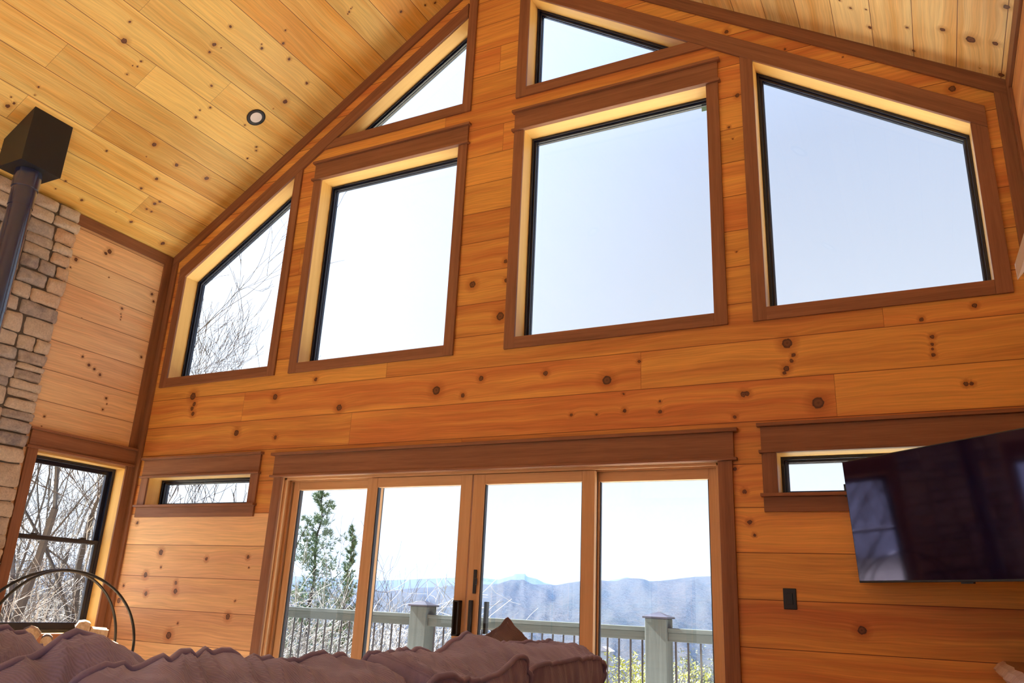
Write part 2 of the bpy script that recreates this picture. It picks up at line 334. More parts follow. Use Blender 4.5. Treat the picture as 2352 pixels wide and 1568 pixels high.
ZT = 6.50
def ro(x): return ZT - SL*abs(x)       # upper edge of the raked openings
b1, b2, a1, a2, z0, z1, ze = .318, 1.845, 2.19, 3.495, 3.095, 4.925, 5.35
g1, g2, gz0, gz1 = 2.20, 3.495, 1.87, 2.122
OP = {  # openings in the window wall, ccw in (x,z)
 'A': [(-a2, z0), (-a1, z0), (-a1, ro(a1)), (-a2, ro(a2))],
 'B': [(-b2, z0), (-b1, z0), (-b1, z1), (-b2, z1)],
 'C': [(b1, z0), (b2, z0), (b2, z1), (b1, z1)],
 'D': [(a1, z0), (a2, z0), (a2, ro(a2)), (a1, ro(a1))],
 'E': [(-(ZT-ze)/SL, ze), (-b1+.008, ze), (-b1+.008, ro(b1))],
 'F': [(b1, ze), ((ZT-ze)/SL, ze), (b1, ro(b1))],
 'G': [(-g2, gz0), (-g1, gz0), (-g1, gz1), (-g2, gz1)],
 'H': [(g1, gz0), (g2, gz0), (g2, gz1), (g1, gz1)],
}
DW, DZ = 1.835, 2.082
T_ = .018
holes = [inset(p, -T_) for p in OP.values()]
outer = [(-XW-.2, -.3), (-DW-T_, -.3), (-DW-T_, DZ+T_), (DW+T_, DZ+T_), (DW+T_, -.3), (XW+.2, -.3), (XW+.2, roof(XW+.2)+.12), (0, ZP+.12), (-XW-.2, roof(XW+.2)+.12)]
holed('wall_back', outer, holes, 0, .24, 'y', M['wall_back'], 'pine board gable wall with the big windows and the sliding door')

# ---- side walls
WL = [(-.98, .74, -.10, 2.20), (-3.30, .74, -2.42, 2.20), (-7.6, .74, -5.6, 2.20)]    # y0,z0,y1,z1 openings in the left wall
zt_ = roof(XW)
lw = [[(y0-T_, q0-T_), (y1+T_, q0-T_), (y1+T_, q1+T_), (y0-T_, q1+T_)] for y0, q0, y1, q1 in WL]
holed('wall_left', [(RB-.2, -.3), (0.0, -.3), (0.0, zt_+.1), (RB-.2, zt_+.1)], lw, -XW, -XW-.24, 'x', M['wall_left'], 'pine board side wall behind the stone chimney')
WR = [(-5.2, 1.2, -4.2, 2.2), (-7.6, 1.0, -6.2, 2.2)]
rw = [[(y0-T_, q0-T_), (y1+T_, q0-T_), (y1+T_, q1+T_), (y0-T_, q1+T_)] for y0, q0, y1, q1 in WR]
holed('wall_right', [(RB-.2, -.3), (0.0, -.3), (0.0, zt_+.1), (RB-.2, zt_+.1)], rw, XW, XW+.24, 'x', M['wall_right'], 'pine board side wall at the right edge of the picture')
REAR = [(-3.2, .9, -1.6, 2.3), (-.9, 0.02, .9, 2.3), (1.6, .9, 3.2, 2.3), (-1.9, 3.1, -.2, 5.0), (.2, 3.1, 1.9, 5.0)]  # rear openings out of view, added to let light in
rr = [[(a, b), (c, b), (c, d), (a, d)] for a, b, c, d in REAR]
holed('wall_rear', [(-XW-.2, -.3), (XW+.2, -.3), (XW+.2, roof(XW+.2)+.1), (0, ZP+.1), (-XW-.2, roof(XW+.2)+.1)], rr, RB, RB-.2, 'y', M['wall_right'], 'pine board gable wall behind the camera')

# ---- ceiling slopes with eaves
for nm, sg, mk, lb in (('ceiling_left', -1, 'ceil_left', 'knotty pine board ceiling slope rising from the left wall'), ('ceiling_right', 1, 'ceil_right', 'knotty pine board ceiling slope at the upper right')):
    xe = sg*(XW+.6)
    o = MB().prism([(0, ZP), (xe, roof(xe)), (xe, roof(xe)+.3), (0, ZP+.3)], RB-.2, .27).obj(nm, M[mk], label=lb, kind='structure', cat='ceiling')
board('floor', (-XW-.2, RB-.2, -.12), (XW+.2, .2, 0), M['floor'], along='y', bev=0, label='floorboards of the room, below the picture', kind='structure', cat='floor')

# ---- trims
def trim(n, mb, along, label, mat='trim', bev=.002):
    o = mb.obj('trim_%d' % n, M[mat], bev=bev, label=label, kind='structure', cat='trim'); o['along'] = along; return o
cs = 1/math.hypot(1, SL)
TW = .115
x0, x1 = XW-.088, .0
trim(1, MB().prism([(-XW, roof(XW)), (-XW, roof(XW)-TW), (0, ZP-TW), (0, ZP)], -.022, 0), (-cs, 0, -SL*cs), 'brown trim board where the left ceiling slope meets the window wall')
trim(2, MB().prism([(XW, roof(XW)), (0, ZP), (0, ZP-TW), (XW, roof(XW)-TW)], -.022, 0), (cs, 0, -SL*cs), 'brown trim board where the right ceiling slope meets the window wall')
trim(3, MB().prism([(-XW, 0), (-XW+.088, 0), (-XW+.088, roof(XW-.088)-TW), (-XW, roof(XW)-TW)], -.022, 0), (0, 0, 1), 'vertical brown corner board at the left end of the window wall')
trim(4, MB().prism([(XW-.088, 0), (XW, 0), (XW, roof(XW)-TW), (XW-.088, roof(XW-.088)-TW)], -.022, 0), (0, 0, 1), 'vertical brown corner board at the right end of the window wall')
trim(5, MB().box((-XW, -.11, 2.40), (-XW+.02, -.022, roof(XW))), (0, 0, 1), 'vertical brown corner board on the left wall above the tall window')
trim(6, MB().box((-XW, RB, roof(XW)-.105), (-XW+.02, -.11, roof(XW))), (0, 1, 0), 'horizontal brown trim along the top of the left wall')
trim(7, MB().box((XW-.02, RB, roof(XW)-.105), (XW, -.022, roof(XW))), (0, 1, 0), 'horizontal brown trim along the top of the right wall')
trim(8, MB().box((XW-.02, -.11, 0), (XW, -.022, roof(XW)-.105)), (0, 0, 1), 'vertical brown corner board on the right wall')

# raked head casings running over the windows of each slope
CW = .155
def rc(x, d): return ro(x) + d
xo = a2+.09
trim(9, MB().prism([(-xo+.0, ro(xo)), (-b1-.0, ro(b1)), (-b1, ro(b1)+CW), (-xo, ro(xo)+CW)], -.024, 0), (-cs, 0, -SL*cs), 'long raked brown casing over the left windows', 'casing')
trim(10, MB().prism([(xo, ro(xo)), (xo, ro(xo)+CW), (b1, ro(b1)+CW), (b1, ro(b1))], -.024, 0), (cs, 0, -SL*cs), 'long raked brown casing over the right windows', 'casing')

# ---- windows
WIN = {}
def window(n, key, label, casing, jd=.145, rev=.0):
    P = OP[key]; root = empty('window_%d' % n, (sum(p[0] for p in P)/len(P), 0, min(p[1] for p in P)), label=label, kind='structure', cat='window')
    # jamb boards, one mesh per side
    Po = inset(P, -T_+.002)
    k = len(P)
    for i in range(k):
        p, q, po, qo = P[i], P[(i+1) % k], Po[i], Po[(i+1) % k]
        o = MB().prism([p, q, qo, po], -.001, .20).obj('jamb', M['jamb'], root)
        d = (Vector(q)-Vector(p)).normalized(); o['along'] = (d.x, 0., d.y)
    f = MB(); P1 = inset(P, -.001); P2 = inset(P, .020); P3 = inset(P, .040)
    f.ring(P1, P2, .145, .225); f.ring(P2, inset(P, .036), .16, .215); f.ring(inset(P, .034), P3, .180, .205)
    f.obj('window_frame', M['black'], root, bev=.002)
    MB().prism(inset(P, .037), .190, .196).obj('pane', M['glass'], root)
    for c in casing:
        mb, al = c[:2]; o = mb.obj(c[2] if len(c) > 2 else 'casing', M['casing'], root, bev=.002); o['along'] = al
    WIN[key] = root; return root
X, Z = (1, 0, 0), (0, 0, 1)
C0, C1 = -.02, 0
def bx(x0, x1, z0_, z1_, y=C0): return MB().box((min(x0, x1), y, z0_), (max(x0, x1), C1, z1_))
cb = 3.005
for s, key, n, lb in ((-1, 'A', 1, 'tall raked window at the far left with bare branches behind it'), (1, 'D', 2, 'largest raked window at the right of the upper row')):
    lft = MB().prism([(s*a2, cb), (s*(a2+.09), cb), (s*(a2+.09), ro(a2+.09)), (s*a2, ro(a2))], C0, C1)
    inn = MB().prism([(s*a1, cb), (s*(a1-.09), cb), (s*(a1-.09), ro(a1-.09)), (s*a1, ro(a1))], C0, C1)
    window(n, key, lb, [(lft, Z), (inn, Z), (bx(s*a1, s*a2, cb, z0), X)])
for s, key, n, lb in ((-1, 'B', 3, 'square window left of the middle in the upper row'), (1, 'C', 4, 'square window right of the middle in the upper row')):
    i0, o0 = s*(b1-.09), s*(b2+.09)
    cas = [(bx(s*b1, i0, cb, z1), Z), (bx(s*b2, o0, cb, z1), Z), (bx(s*b1, s*b2, cb, z0), X),
           (bx(i0, o0, z1+.02, 5.105), X, 'head_casing'), (MB().box((min(i0, o0)-.018, -.042, z1), (max(i0, o0)+.018, 0, z1+.02)), X, 'head_bead'),
           (MB().box((min(i0, o0)-.02, -.045, 5.105), (max(i0, o0)+.02, 0, 5.128)), X, 'head_cap')]
    window(n, key, lb, cas)
for s, key, n, lb in ((-1, 'E', 5, 'small triangular window under the ridge, left one'), (1, 'F', 6, 'small triangular window under the ridge, right one')):
    i0 = s*(b1-.095); tip = (ZT-ze)/SL
    e0 = -b1+.008 if s < 0 else b1
    v_ = MB().prism([(e0, ze-.09), (i0, ze-.09), (i0, roof(b1)-.13), (e0, roof(b1)-.16)], C0, C1)
    lo = MB().prism([(e0, ze), (e0, ze-.09), (s*(ZT-ze+.09)/SL-0, ze-.09), (s*tip, ze)], C0, C1)
    window(n, key, lb, [(v_, Z), (lo, X)])
for s, key, n, lb in ((-1, 'G', 7, 'small low strip window left of the sliding door'), (1, 'H', 8, 'small strip window partly hidden by the television')):
    i0, o0 = s*(g1-.09), s*(g2+.09); lo_, hi_ = min(i0, o0), max(i0, o0)
    cas = [(bx(s*g1, i0, gz0, gz1), Z), (bx(s*g2, o0, gz0, gz1), Z),
           (MB().box((lo_-.014, -.05, gz0-.02), (hi_+.014, 0, gz0)), X, 'window_sill'), (bx(lo_, hi_, gz0-.11, gz0-.02), X, 'apron'),
           (MB().box((lo_-.014, -.04, gz1), (hi_+.014, 0, gz1+.018)), X, 'head_bead'), (bx(lo_, hi_, gz1+.018, 2.29), X, 'head_casing'),
           (MB().box((lo_-.02, -.045, 2.29), (hi_+.02, 0, 2.312)), X, 'head_cap')]
    window(n, key, lb, cas)
# maker's sticker on the pane right of the middle
o = MB().box((b2-.085, .186, z1-.085), (b2-.041, .189, z1-.045)).obj('sticker', plain('pale teal sticker', (.25, .55, .58), .5), WIN['C'], label='small teal sticker in the corner of the pane')

# ---- side windows: double hung
def side_window(n, y0, q0, y1, q1, sx, label, head=True):
    root = empty('window_%d' % n, (sx*XW, (y0+y1)/2, q0), label=label, kind='structure', cat='window')
    def B(a, b): return MB().box((min(sx*a[0], sx*b[0]), a[1], a[2]), (max(sx*a[0], sx*b[0]), b[1], b[2]))
    def put(nm, a, b, m='casing', al=(0, 0, 1), bev=.002):
        o = B(a, b).obj(nm, M[m], root, bev=bev); o['along'] = al; return o
    put('jamb', (XW-.001, y0-T_+.002, q0), (XW+.2, y0, q1), 'jamb'); put('jamb', (XW-.001, y1, q0), (XW+.2, y1+T_-.002, q1), 'jamb')
    put('jamb', (XW-.001, y0-T_+.002, q1), (XW+.2, y1+T_-.002, q1+T_-.002), 'jamb', (0, 1, 0)); put('jamb', (XW-.001, y0-T_+.002, q0-T_+.002), (XW+.2, y1+T_-.002, q0), 'jamb', (0, 1, 0))
    a, b = XW+.125, XW+.20
    mb = MB(); ring = lambda d: [(y0+d, q0+d), (y1-d, q0+d), (y1-d, q1-d), (y0+d, q1-d)]
    mb.ring(ring(0), ring(.028), sx*a, sx*b, 'x'); mb.obj('window_frame', M['black'], root, bev=.002)
    zm = (q0+q1)/2+.045
    for nm, lo, hi, xa in (('upper_sash', zm-.02, q1-.026, a+.038), ('lower_sash', q0+.026, zm+.02, a+.008)):
        r0 = [(y0+.026, lo), (y1-.026, lo), (y1-.026, hi), (y0+.026, hi)]
        wd = .036; r1 = [(y0+.026+wd, lo+wd+(.02 if nm == 'lower_sash' else 0)), (y1-.026-wd, lo+wd+(.02 if nm == 'lower_sash' else 0)), (y1-.026-wd, hi-wd), (y0+.026+wd, hi-wd)]
        m2 = MB().ring(r0, r1, sx*xa, sx*(xa+.028), 'x'); so = m2.obj(nm, M['black'], root, bev=.002)
        MB().prism(inset(r1, -.003), sx*(xa+.012), sx*(xa+.016), 'x').obj('pane', M['glass'], so)
        if nm == 'lower_sash':
            for yy in (y0+.25*(y1-y0), y0+.78*(y1-y0)):
                B((xa-.012, yy-.03, zm+.02), (xa+.02, yy+.03, zm+.034)).obj('sash_lock', M['hardware'], so, bev=.002)
    cw = .098 if n == 9 else .09
    yr = min(0., y1+cw)
    put('casing', (XW-.02, y0-.09, q0-.0), (XW, y0, q1+.03)); put('casing', (XW-.02, y1, q0-.0), (XW, yr, q1+.03))
    put('window_sill', (XW-.06, y0-.1, q0-.024), (XW, yr, q0), al=(0, 1, 0)); put('apron', (XW-.018, y0-.09, q0-.12), (XW, yr, q0-.024), al=(0, 1, 0))
    put('head_bead', (XW-.036, y0-.11, q1+.03), (XW, yr, q1+.05), al=(0, 1, 0)); put('head_casing', (XW-.02, y0-.09, q1+.05), (XW, yr, q1+.185), al=(0, 1, 0))
    put('head_cap', (XW-.04, y0-.11, q1+.185), (XW, yr, q1+.205), al=(0, 1, 0))
    return root
side_window(9, *WL[0], -1, 'tall double hung window with black sashes at the lower left corner of the picture')
side_window(10, *WL[1], -1, 'double hung window on the other side of the stone chimney')
side_window(11, *WL[2], -1, 'wide window added for light in the left wall, unseen behind the camera')  # this and the right wall windows are added, unseen, to carry light
side_window(12, *WR[0], 1, 'window added for light in the right wall, unseen beside the camera')
side_window(13, *WR[1], 1, 'window added for light in the right wall, unseen behind the camera')
for i, (a, b, c, d) in enumerate(REAR):
    root = empty('window_%d' % (14+i), ((a+c)/2, RB, b), label='unseen rear gable window added for light, number %d counted from the left and bottom' % (i+1), kind='structure', cat='window')
    rg = lambda e: [(a+e, b+e), (c-e, b+e), (c-e, d-e), (a+e, d-e)]
    MB().ring(rg(-.09), rg(0), RB, RB+.02).obj('casing', M['casing'], root)['along'] = Z
    MB().ring(rg(0), rg(.05), RB-.12, RB-.06).obj('window_frame', M['black'], root)
    MB().prism(rg(.045), RB-.095, RB-.09).obj('pane', M['glass'], root)

# ---- sliding door
door = empty('door_1', (0, 0, 0), label='four panel timber and glass sliding door to the deck', kind='structure', cat='door')
def dp(nm, a, b, m='casing', al=Z, par=None, bev=.002):
    o = MB().box(a, b).obj(nm, M[m], par or door, bev=bev); o['along'] = al; return o
for s in (-1, 1):
    xa, xb = sorted((s*DW, s*(DW+.092))); dp('casing', (xa, -.022, 0), (xb, 0, DZ+.002))
    xa, xb = sorted((s*(DW-.0), s*(DW+T_-.002))); dp('jamb', (xa, -.001, 0), (xb, .22, DZ), 'door_wood')
    for k, (ya, yb, w_) in enumerate(((.022, .036, .022), (.088, .100, .022), (.152, .165, .022))):
        xa, xb = sorted((s*DW, s*(DW-w_))); dp('stop', (xa, ya, 0), (xb, yb, DZ), 'door_wood')
dp('jamb', (-DW-T_+.002, -.001, DZ), (DW+T_-.002, .22, DZ+T_-.002), 'door_wood', X)
for ya, yb, h_ in ((.022, .036, .02), (.088, .100, .024), (.152, .165, .024)):
    dp('stop', (-DW, ya, DZ-h_), (DW, yb, DZ), 'door_wood', X)
dp('threshold', (-DW, 0, 0), (DW, .22, .03), 'dark_bronze', X)
dp('head_bead', (-DW-.125, -.045, DZ+.002), (DW+.125, 0, DZ+.02), al=X)
dp('head_casing', (-DW-.105, -.026, DZ+.02), (DW+.105, 0, 2.268), al=X)
dp('head_cap', (-DW-.135, -.05, 2.268), (DW+.135, 0, 2.292), al=X)
PZ = DZ-.022
def panel(x0, x1, y, wl, wr_, label):
    top = 1.985 if y < .1 else 1.99
    root = dp('door_panel', (x0, y, .035), (x0+wl, y+.044, PZ), 'door_wood')        # the left stile carries the panel
    root['label'] = label
    def c(nm, a, b, m, al): return dp(nm, a, b, m, al, root)
    c('stile', (x1-wr_, y, .035), (x1, y+.044, PZ), 'door_wood', Z)
    c('top_rail', (x0+wl, y+.001, top), (x1-wr_, y+.043, PZ), 'door_wood', X)
    c('bottom_rail', (x0+wl, y+.001, .035), (x1-wr_, y+.043, .22), 'door_wood', X)
    for xa, xb in ((x0+wl, x0+wl+.008), (x1-wr_-.008, x1-wr_)): c('glazing_bead', (xa, y+.010, .22), (xb, y+.034, top), 'dark_bronze', Z)
    MB().box((x0+wl+.002, y+.02, .21), (x1-wr_-.002, y+.026, top+.006)).obj('pane', M['glass'], root)
    # dark outer cladding
    for xa, xb in ((x0, x0+wl), (x1-wr_, x1)): c('cladding', (xa+.001, y+.0445, .035), (xb-.001, y+.058, PZ), 'dark_bronze', Z)
    c('cladding', (x0+wl, y+.0445, top), (x1-wr_, y+.058, PZ), 'dark_bronze', X)
    return root
yi, yo = .040, .105
p1 = panel(-1.80, -.895, yo, .058, .085, 'fixed far left glass panel')
p4 = panel(.895, 1.80, yo, .085, .058, 'fixed far right glass panel')
p2 = panel(-.975, -.010, yi, .096, .094, 'sliding glass panel left of the middle')
p3 = panel(.003, .970, yi, .096, .094, 'sliding glass panel right of the middle')
def handle(par, x, z, label, y=None, side=-1):
    mb = MB(); y = yi if y is None else y
    ya, yb = (y-.045, y-.030) if side < 0 else (y+.045, y+.06)
    mb.box((x-.026, ya, z-.12), (x-.012, yb+.03 if side < 0 else yb, z+.12))
    mb.box((x+.012, ya+.0, z-.12), (x+.026, y if side < 0 else yb, z+.12))
    mb.box((x-.026, ya, z+.108), (x+.026, y if side < 0 else yb, z+.12)); mb.box((x-.026, ya, z-.12), (x+.026, y if side < 0 else yb, z-.108))
    return mb.obj('handle', M['hardware'], par, bev=.003, label=label)
handle(p2, -.058, 1.04, 'black open pull on the left middle panel')
MB().box((.036, yi-.032, .925), (.060, yi, 1.165)).obj('handle', M['hardware'], p3, bev=.004, label='slim black pull on the right middle panel')
MB().box((.112, yi+.06, .94), (.135, yi+.10, 1.16)).obj('handle', M['hardware'], p3, bev=.004, label='outside pull seen through the glass')
mb = MB().box((.052, yi-.012, 1.21), (.076, yi, 1.375)); mb.box((.066, yi-.026, 1.27), (.086, yi-.01, 1.315)); mb.obj('lock', M['hardware'], p3, bev=.003, label='narrow black thumb latch')
# =========================================================== things in the room
rnd = random.Random(11)
# ---- stone chimney
def stone_mat():
    t = NT('ledge stone'); a = t.n('ShaderNodeAttribute', attribute_name='tint'); tc = t.n('ShaderNodeTexCoord').outputs['Object']
    s = t.n('ShaderNodeSeparateColor'); t.l(a.outputs['Color'], s.inputs[0])
    base = t.ramp(s.outputs[0], [(0., (.16, .15, .17)), (.22, (.37, .30, .23)), (.45, (.46, .37, .28)), (.68, (.24, .22, .22)), (.9, (.50, .41, .31)), (1., (.46, .28, .16))])
    n1 = t.noise(tc, 14, 5, .6); n2 = t.noise(tc, 60, 4, .65)
    c = t.mix(t.mapr(n1, .35, .7), base, t.mix(.5, base, rgb(.55, .47, .38)))
    c2 = t.n('ShaderNodeVectorMath', operation='SCALE'); t.l(c, c2.inputs[0]); t.l(t.math('ADD', .85, t.math('MULTIPLY', n2, 1.05)), c2.inputs[3])
    t.l(c2.outputs[0], t.b.inputs['Base Color']); t.b.inputs['Roughness'].default_value = .8
    t.bump(t.math('ADD', n2, t.math('MULTIPLY', n1, 2.)), .7, .012); return t.m
M['stone'] = stone_mat(); M['mortar'] = plain('chimney mortar', (.11, .085, .065), .9, noise_amt=.3, scale=60)
CY0, CY1 = -2.29, -1.10
chim = board('chimney', (-XW+.001, CY0+.02, .001), (-XW+.05, CY1-.03, roof(XW)-.005), M['mortar'], along='z', bev=0, label='stone faced chimney breast on the left wall behind the stove pipe', cat='chimney')
vs, fs, tint = [], [], []
def stone(y0, y1, q0, q1, dep, tn):
    N_, n0 = 7, len(vs); cy, cz = (y0+y1)/2, (q0+q1)/2; w, h = (y1-y0)/2, (q1-q0)/2
    sk = [(rnd.uniform(-.13, .13)*w, rnd.uniform(-.16, .16)*h) for _ in range(4)]
    tilt = rnd.uniform(-.18, .18), rnd.uniform(-.18, .18); sd = rnd.uniform(0, 99)
    for i in range(N_):
        for j in range(N_):
            a, b = -1+2*i/(N_-1), -1+2*j/(N_-1)
            # corner skew (bilinear) and rounded outline
            wts = ((1-a)*(1-b)/4, (1+a)*(1-b)/4, (1+a)*(1+b)/4, (1-a)*(1+b)/4)
            dy = sum(k*s_[0] for k, s_ in zip(wts, sk)); dz = sum(k*s_[1] for k, s_ in zip(wts, sk))
            cr_ = 1-.03*(abs(a)*abs(b))**4
            m = max(abs(a), abs(b)); edge = 1 if m < .99 else 0
            nz = noise.noise(Vector((cy*9+a*1.3, cz*9+b*1.3, sd)))
            ds = dep*(.45 if edge == 0 else (.88 if m > .6 else 1.))+(0 if edge == 0 else .011*nz + tilt[0]*a*.045 + tilt[1]*b*.04)
            jy = .011*noise.noise(Vector((a*2.5, b*2.5, sd+7))); jz = .010*noise.noise(Vector((a*2.5, b*2.5, sd+17)))
            vs.append((-XW+.045+max(ds, .001), cy+a*w*cr_+dy*.8+jy, cz+b*h*cr_+dz*.8+jz)); tint.append(tn)
    for i in range(N_-1):
        for j in range(N_-1):
            k = n0+i*N_+j; fs.append((k, k+N_, k+N_+1, k+1))
    # sides down to the mortar
    rim = [n0+i*N_ for i in range(N_)]+[n0+(N_-1)*N_+j for j in range(1, N_)]+[n0+i*N_+N_-1 for i in range(N_-2, -1, -1)]+[n0+j for j in range(N_-2, 0, -1)]
    m0 = len(vs)
    for r_ in rim:
        x, y, z = vs[r_]; vs.append((-XW+.03, y, z)); tint.append(tn)
    L_ = len(rim)
    for i in range(L_): fs.append((rim[i], m0+i, m0+(i+1) % L_, rim[(i+1) % L_]))
def split(y0, y1, q0, q1, dp_=0):
    w, h = y1-y0, q1-q0
    big = (w > .40 or h > .26 or (w*h > .065 and rnd.random() < .9) or (w*h > .034 and rnd.random() < .4))
    if big and (w > .15 or h > .13):
        k = rnd.uniform(.34, .66)
        if (w > 2.0*h and w > .2 and not (h > .26)) or h < .10: m = y0+w*k; split(y0, m, q0, q1, dp_+1); split(m, y1, q0, q1, dp_+1)
        else: m = q0+h*k; split(y0, y1, q0, m, dp_+1); split(y0, y1, m, q1, dp_+1)
        return
    g_ = .003; e_ = rnd.uniform(-.012, .012) if y1 > CY1-.001 else 0
    stone(y0+g_, y1-g_+e_, q0+g_, q1-g_, rnd.uniform(.022, .05), rnd.random())
z = 0.
while z < roof(XW)-.02:
    h = min(rnd.uniform(.5, .8), roof(XW)-.006-z)
    if roof(XW)-z-h < .3: h = roof(XW)-.006-z
    y = CY0
    while y < CY1-.01:
        w = rnd.uniform(.35, .6)
        if CY1-(y+w) < .2: w = CY1-y
        split(y, y+w, z, z+h); y += w
    z += h
me = bpy.data.meshes.new('stones'); me.from_pydata(vs, [], fs)
at = me.attributes.new('tint', 'FLOAT_COLOR', 'POINT')
for i, t_ in enumerate(tint): at.data[i].color = (t_, t_, t_, 1)
bm = bmesh.new(); bm.from_mesh(me); bmesh.ops.recalc_face_normals(bm, faces=bm.faces); bm.to_mesh(me); bm.free()
so = link('stonework', me, M['stone'], chim, smooth=True)
so.modifiers.new('sub', 'SUBSURF').render_levels = 1; so.modifiers['sub'].levels = 1

# ---- stove pipe with its ceiling box, and the stove under it
px_, py_ = -3.283, -1.855
sp = empty('stove_pipe', (px_, py_, .78), label='black stove pipe rising in front of the stone chimney into a square ceiling box', cat='stove pipe')
bt = lambda x: roof(x)+.0
mb = MB(); xa, xb, ya, yb, zb = -3.452, -3.118, -2.023, -1.688, 4.335
mb.add([(xa,ya,zb),(xb,ya,zb),(xb,yb,zb),(xa,yb,zb),(xa,ya,bt(xa)),(xb,ya,bt(xb)),(xb,yb,bt(xb)),(xa,yb,bt(xa))],
       [(0,3,2,1),(4,5,6,7),(0,1,5,4),(1,2,6,5),(2,3,7,6),(3,0,4,7)])
mb.obj('ceiling_box', M['steel_black'], sp, bev=.003, label='square black sheet metal box')
MB().tube([(px_, py_, 4.18), (px_, py_, 4.345)], .100, 40).obj('pipe_collar', M['pipe'], sp, smooth=False, bev=.003)
MB().tube([(px_, py_, z) for z in (4.02, 4.19)], .092, 40).obj('pipe_section', M['pipe'], sp)
for z0_, z1_ in ((3.12, 4.03), (2.2, 3.13), (1.3, 2.21), (.75, 1.31)):
    o = MB().tube([(px_, py_, z0_), (px_, py_, z0_+.03), (px_, py_, z0_+.031), (px_, py_, z1_)], [.0885, .0885, .0865, .0865], 40).obj('pipe_section', M['pipe'], sp)
for o in sp.children:
    if o.name.startswith('pipe'):
        for p in o.data.polygons: p.use_smooth = True
        o.data.set_sharp_from_angle(angle=R(30))
stv = empty('wood_stove', (px_, py_, 0), label='small black cast iron wood stove on the hearth under the pipe', cat='stove')
MB().box((px_-.26, py_-.32, .18), (px_+.30, py_+.32, .74)).obj('stove_body', M['steel_black'], stv, bev=.015)
MB().box((px_-.30, py_-.36, .74), (px_+.34, py_+.36, .775)).obj('stove_top', M['steel_black'], stv, bev=.008)
MB().box((px_+.301, py_-.22, .28), (px_+.325, py_+.22, .66)).obj('stove_door', M['steel_black'], stv, bev=.008)
for a in (-1, 1):
    for b in (-1, 1):
        MB().tube([(px_+.02+a*.23, py_+b*.27, 0), (px_+.02+a*.22, py_+b*.26, .19)], [.018, .03], 12).obj('leg', M['steel_black'], stv)

# ---- recessed ceiling light
def recessed(x, y, label, first=None):
    s = -1 if x < 0 else 1
    root = empty('recessed_light', (x, y, roof(x)), label=label, cat='ceiling light', group='recessed ceiling lights') if first is None else first
    return root
def slope_frame(x):
    s = -1 if x < 0 else 1
    n = Vector((s*SL, 0, 1)).normalized()        # out of the roof; room side is -n
    t1 = Vector((0, 1, 0)); t2 = n.cross(t1).normalized(); return n, t1, t2
lens = NT('lamp lens'); lens.b.inputs['Base Color'].default_value = rgb(.92, .90, .87); lens.b.inputs['Roughness'].default_value = .35
def make_recessed(x, y, label):
    root = empty('recessed_light', (x, y, roof(x)), label=label, cat='ceiling light', group='recessed ceiling lights')
    n, u, v = slope_frame(x); c = Vector((x, y, roof(x)))
    def lathe(prof, seg=48):
        mb = MB(); vsx = []
        for r_, d in prof:
            for k in range(seg):
                a = 2*math.pi*k/seg; vsx.append(c + (u*math.cos(a)+v*math.sin(a))*r_ - n*d)
        fsx = [(i*seg+k, i*seg+(k+1) % seg, (i+1)*seg+(k+1) % seg, (i+1)*seg+k) for i in range(len(prof)-1) for k in range(seg)]
        return mb.add(vsx, fsx)
    lathe([(.086, .0), (.088, .006), (.080, .011), (.068, .012), (.058, .006), (.044, .0035)]).obj('trim_ring', M['hardware'], root, smooth=True)
    lathe([(.055, .0055), (.042, .009), (.022, .013), (.0005, .015)]).obj('lens', lens.m, root, smooth=True)
    return root
rl = make_recessed(-2.255, -.551, 'round recessed light with a black ring in the left ceiling slope')

# ---- wall outlet
o = MB().box((2.190, -.007, 1.195), (2.265, 0, 1.314)).obj('wall_switch', M['hardware'], bev=.003, label='black wall plate below and left of the television', cat='wall plate')
MB().box((2.2105, -.011, 1.222), (2.2445, -.006, 1.287)).obj('rocker', M['hardware'], o, bev=.002)

# ---- television on a corner arm
TY = -.72; TP = .08
r_ = Vector((math.cos(TY), math.sin(TY), 0)); n0 = Vector((math.sin(TY), -math.cos(TY), 0))
up = Vector((0, 0, 1))*math.cos(TP) + n0*math.sin(TP); nn = (n0*math.cos(TP) - Vector((0, 0, 1))*math.sin(TP))
TL = Vector((2.582, -.093, 2.037))
TWd, TH = .685*16/9, .685
ctr = TL + r_*TWd/2 - up*TH/2
tv = empty('television', ctr, label='large black flat television turned away from the corner', cat='television')
def tvbox(nm, x0, x1, y0, y1, d0, d1, mat, bev=.002, par=tv):
    """x right, y up, d out of the screen"""
    vsx = [ctr + r_*x + up*y + nn*d for d in (d0, d1) for y in (y0, y1) for x in (x0, x1)]
    return MB().add(vsx, [(0,1,3,2),(4,6,7,5),(0,4,5,1),(2,3,7,6),(0,2,6,4),(1,5,7,3)]).obj(nm, mat, par, bev=bev)
M['tv_case'] = plain('black television case', (.012, .012, .014), .35)
scr = NT('glossy black screen'); scr.b.inputs['Base Color'].default_value = rgb(.010, .005, .022); scr.b.inputs['Roughness'].default_value = .05; scr.b.inputs['Specular IOR Level'].default_value = .8; scr.b.inputs['Specular Tint'].default_value = rgb(.55, .50, 1.)
hw, hh = TWd/2, TH/2
tvbox('case', -hw, hw, -hh, hh, -.022, 0, M['tv_case'], .003)
tvbox('back_cover', -hw*.7, hw*.7, -hh*.85, hh*.35, -.055, -.020, M['tv_case'], .01)
tvbox('screen', -hw+.006, hw-.006, -hh+.012, hh-.006, 0.0005, .002, scr.m, 0)
tvbox('sensor_box', .05, .12, -hh-.008, -hh, -.02, -.004, M['tv_case'], .001)
tvbox('side_bracket', -hw-.045, -hw+.02, hh-.20, hh-.125, -.045, -.030, M['hardware'], .002)
tvbox('mount_plate', -.2, .2, -.2, .15, -.07, -.054, M['hardware'], .002)
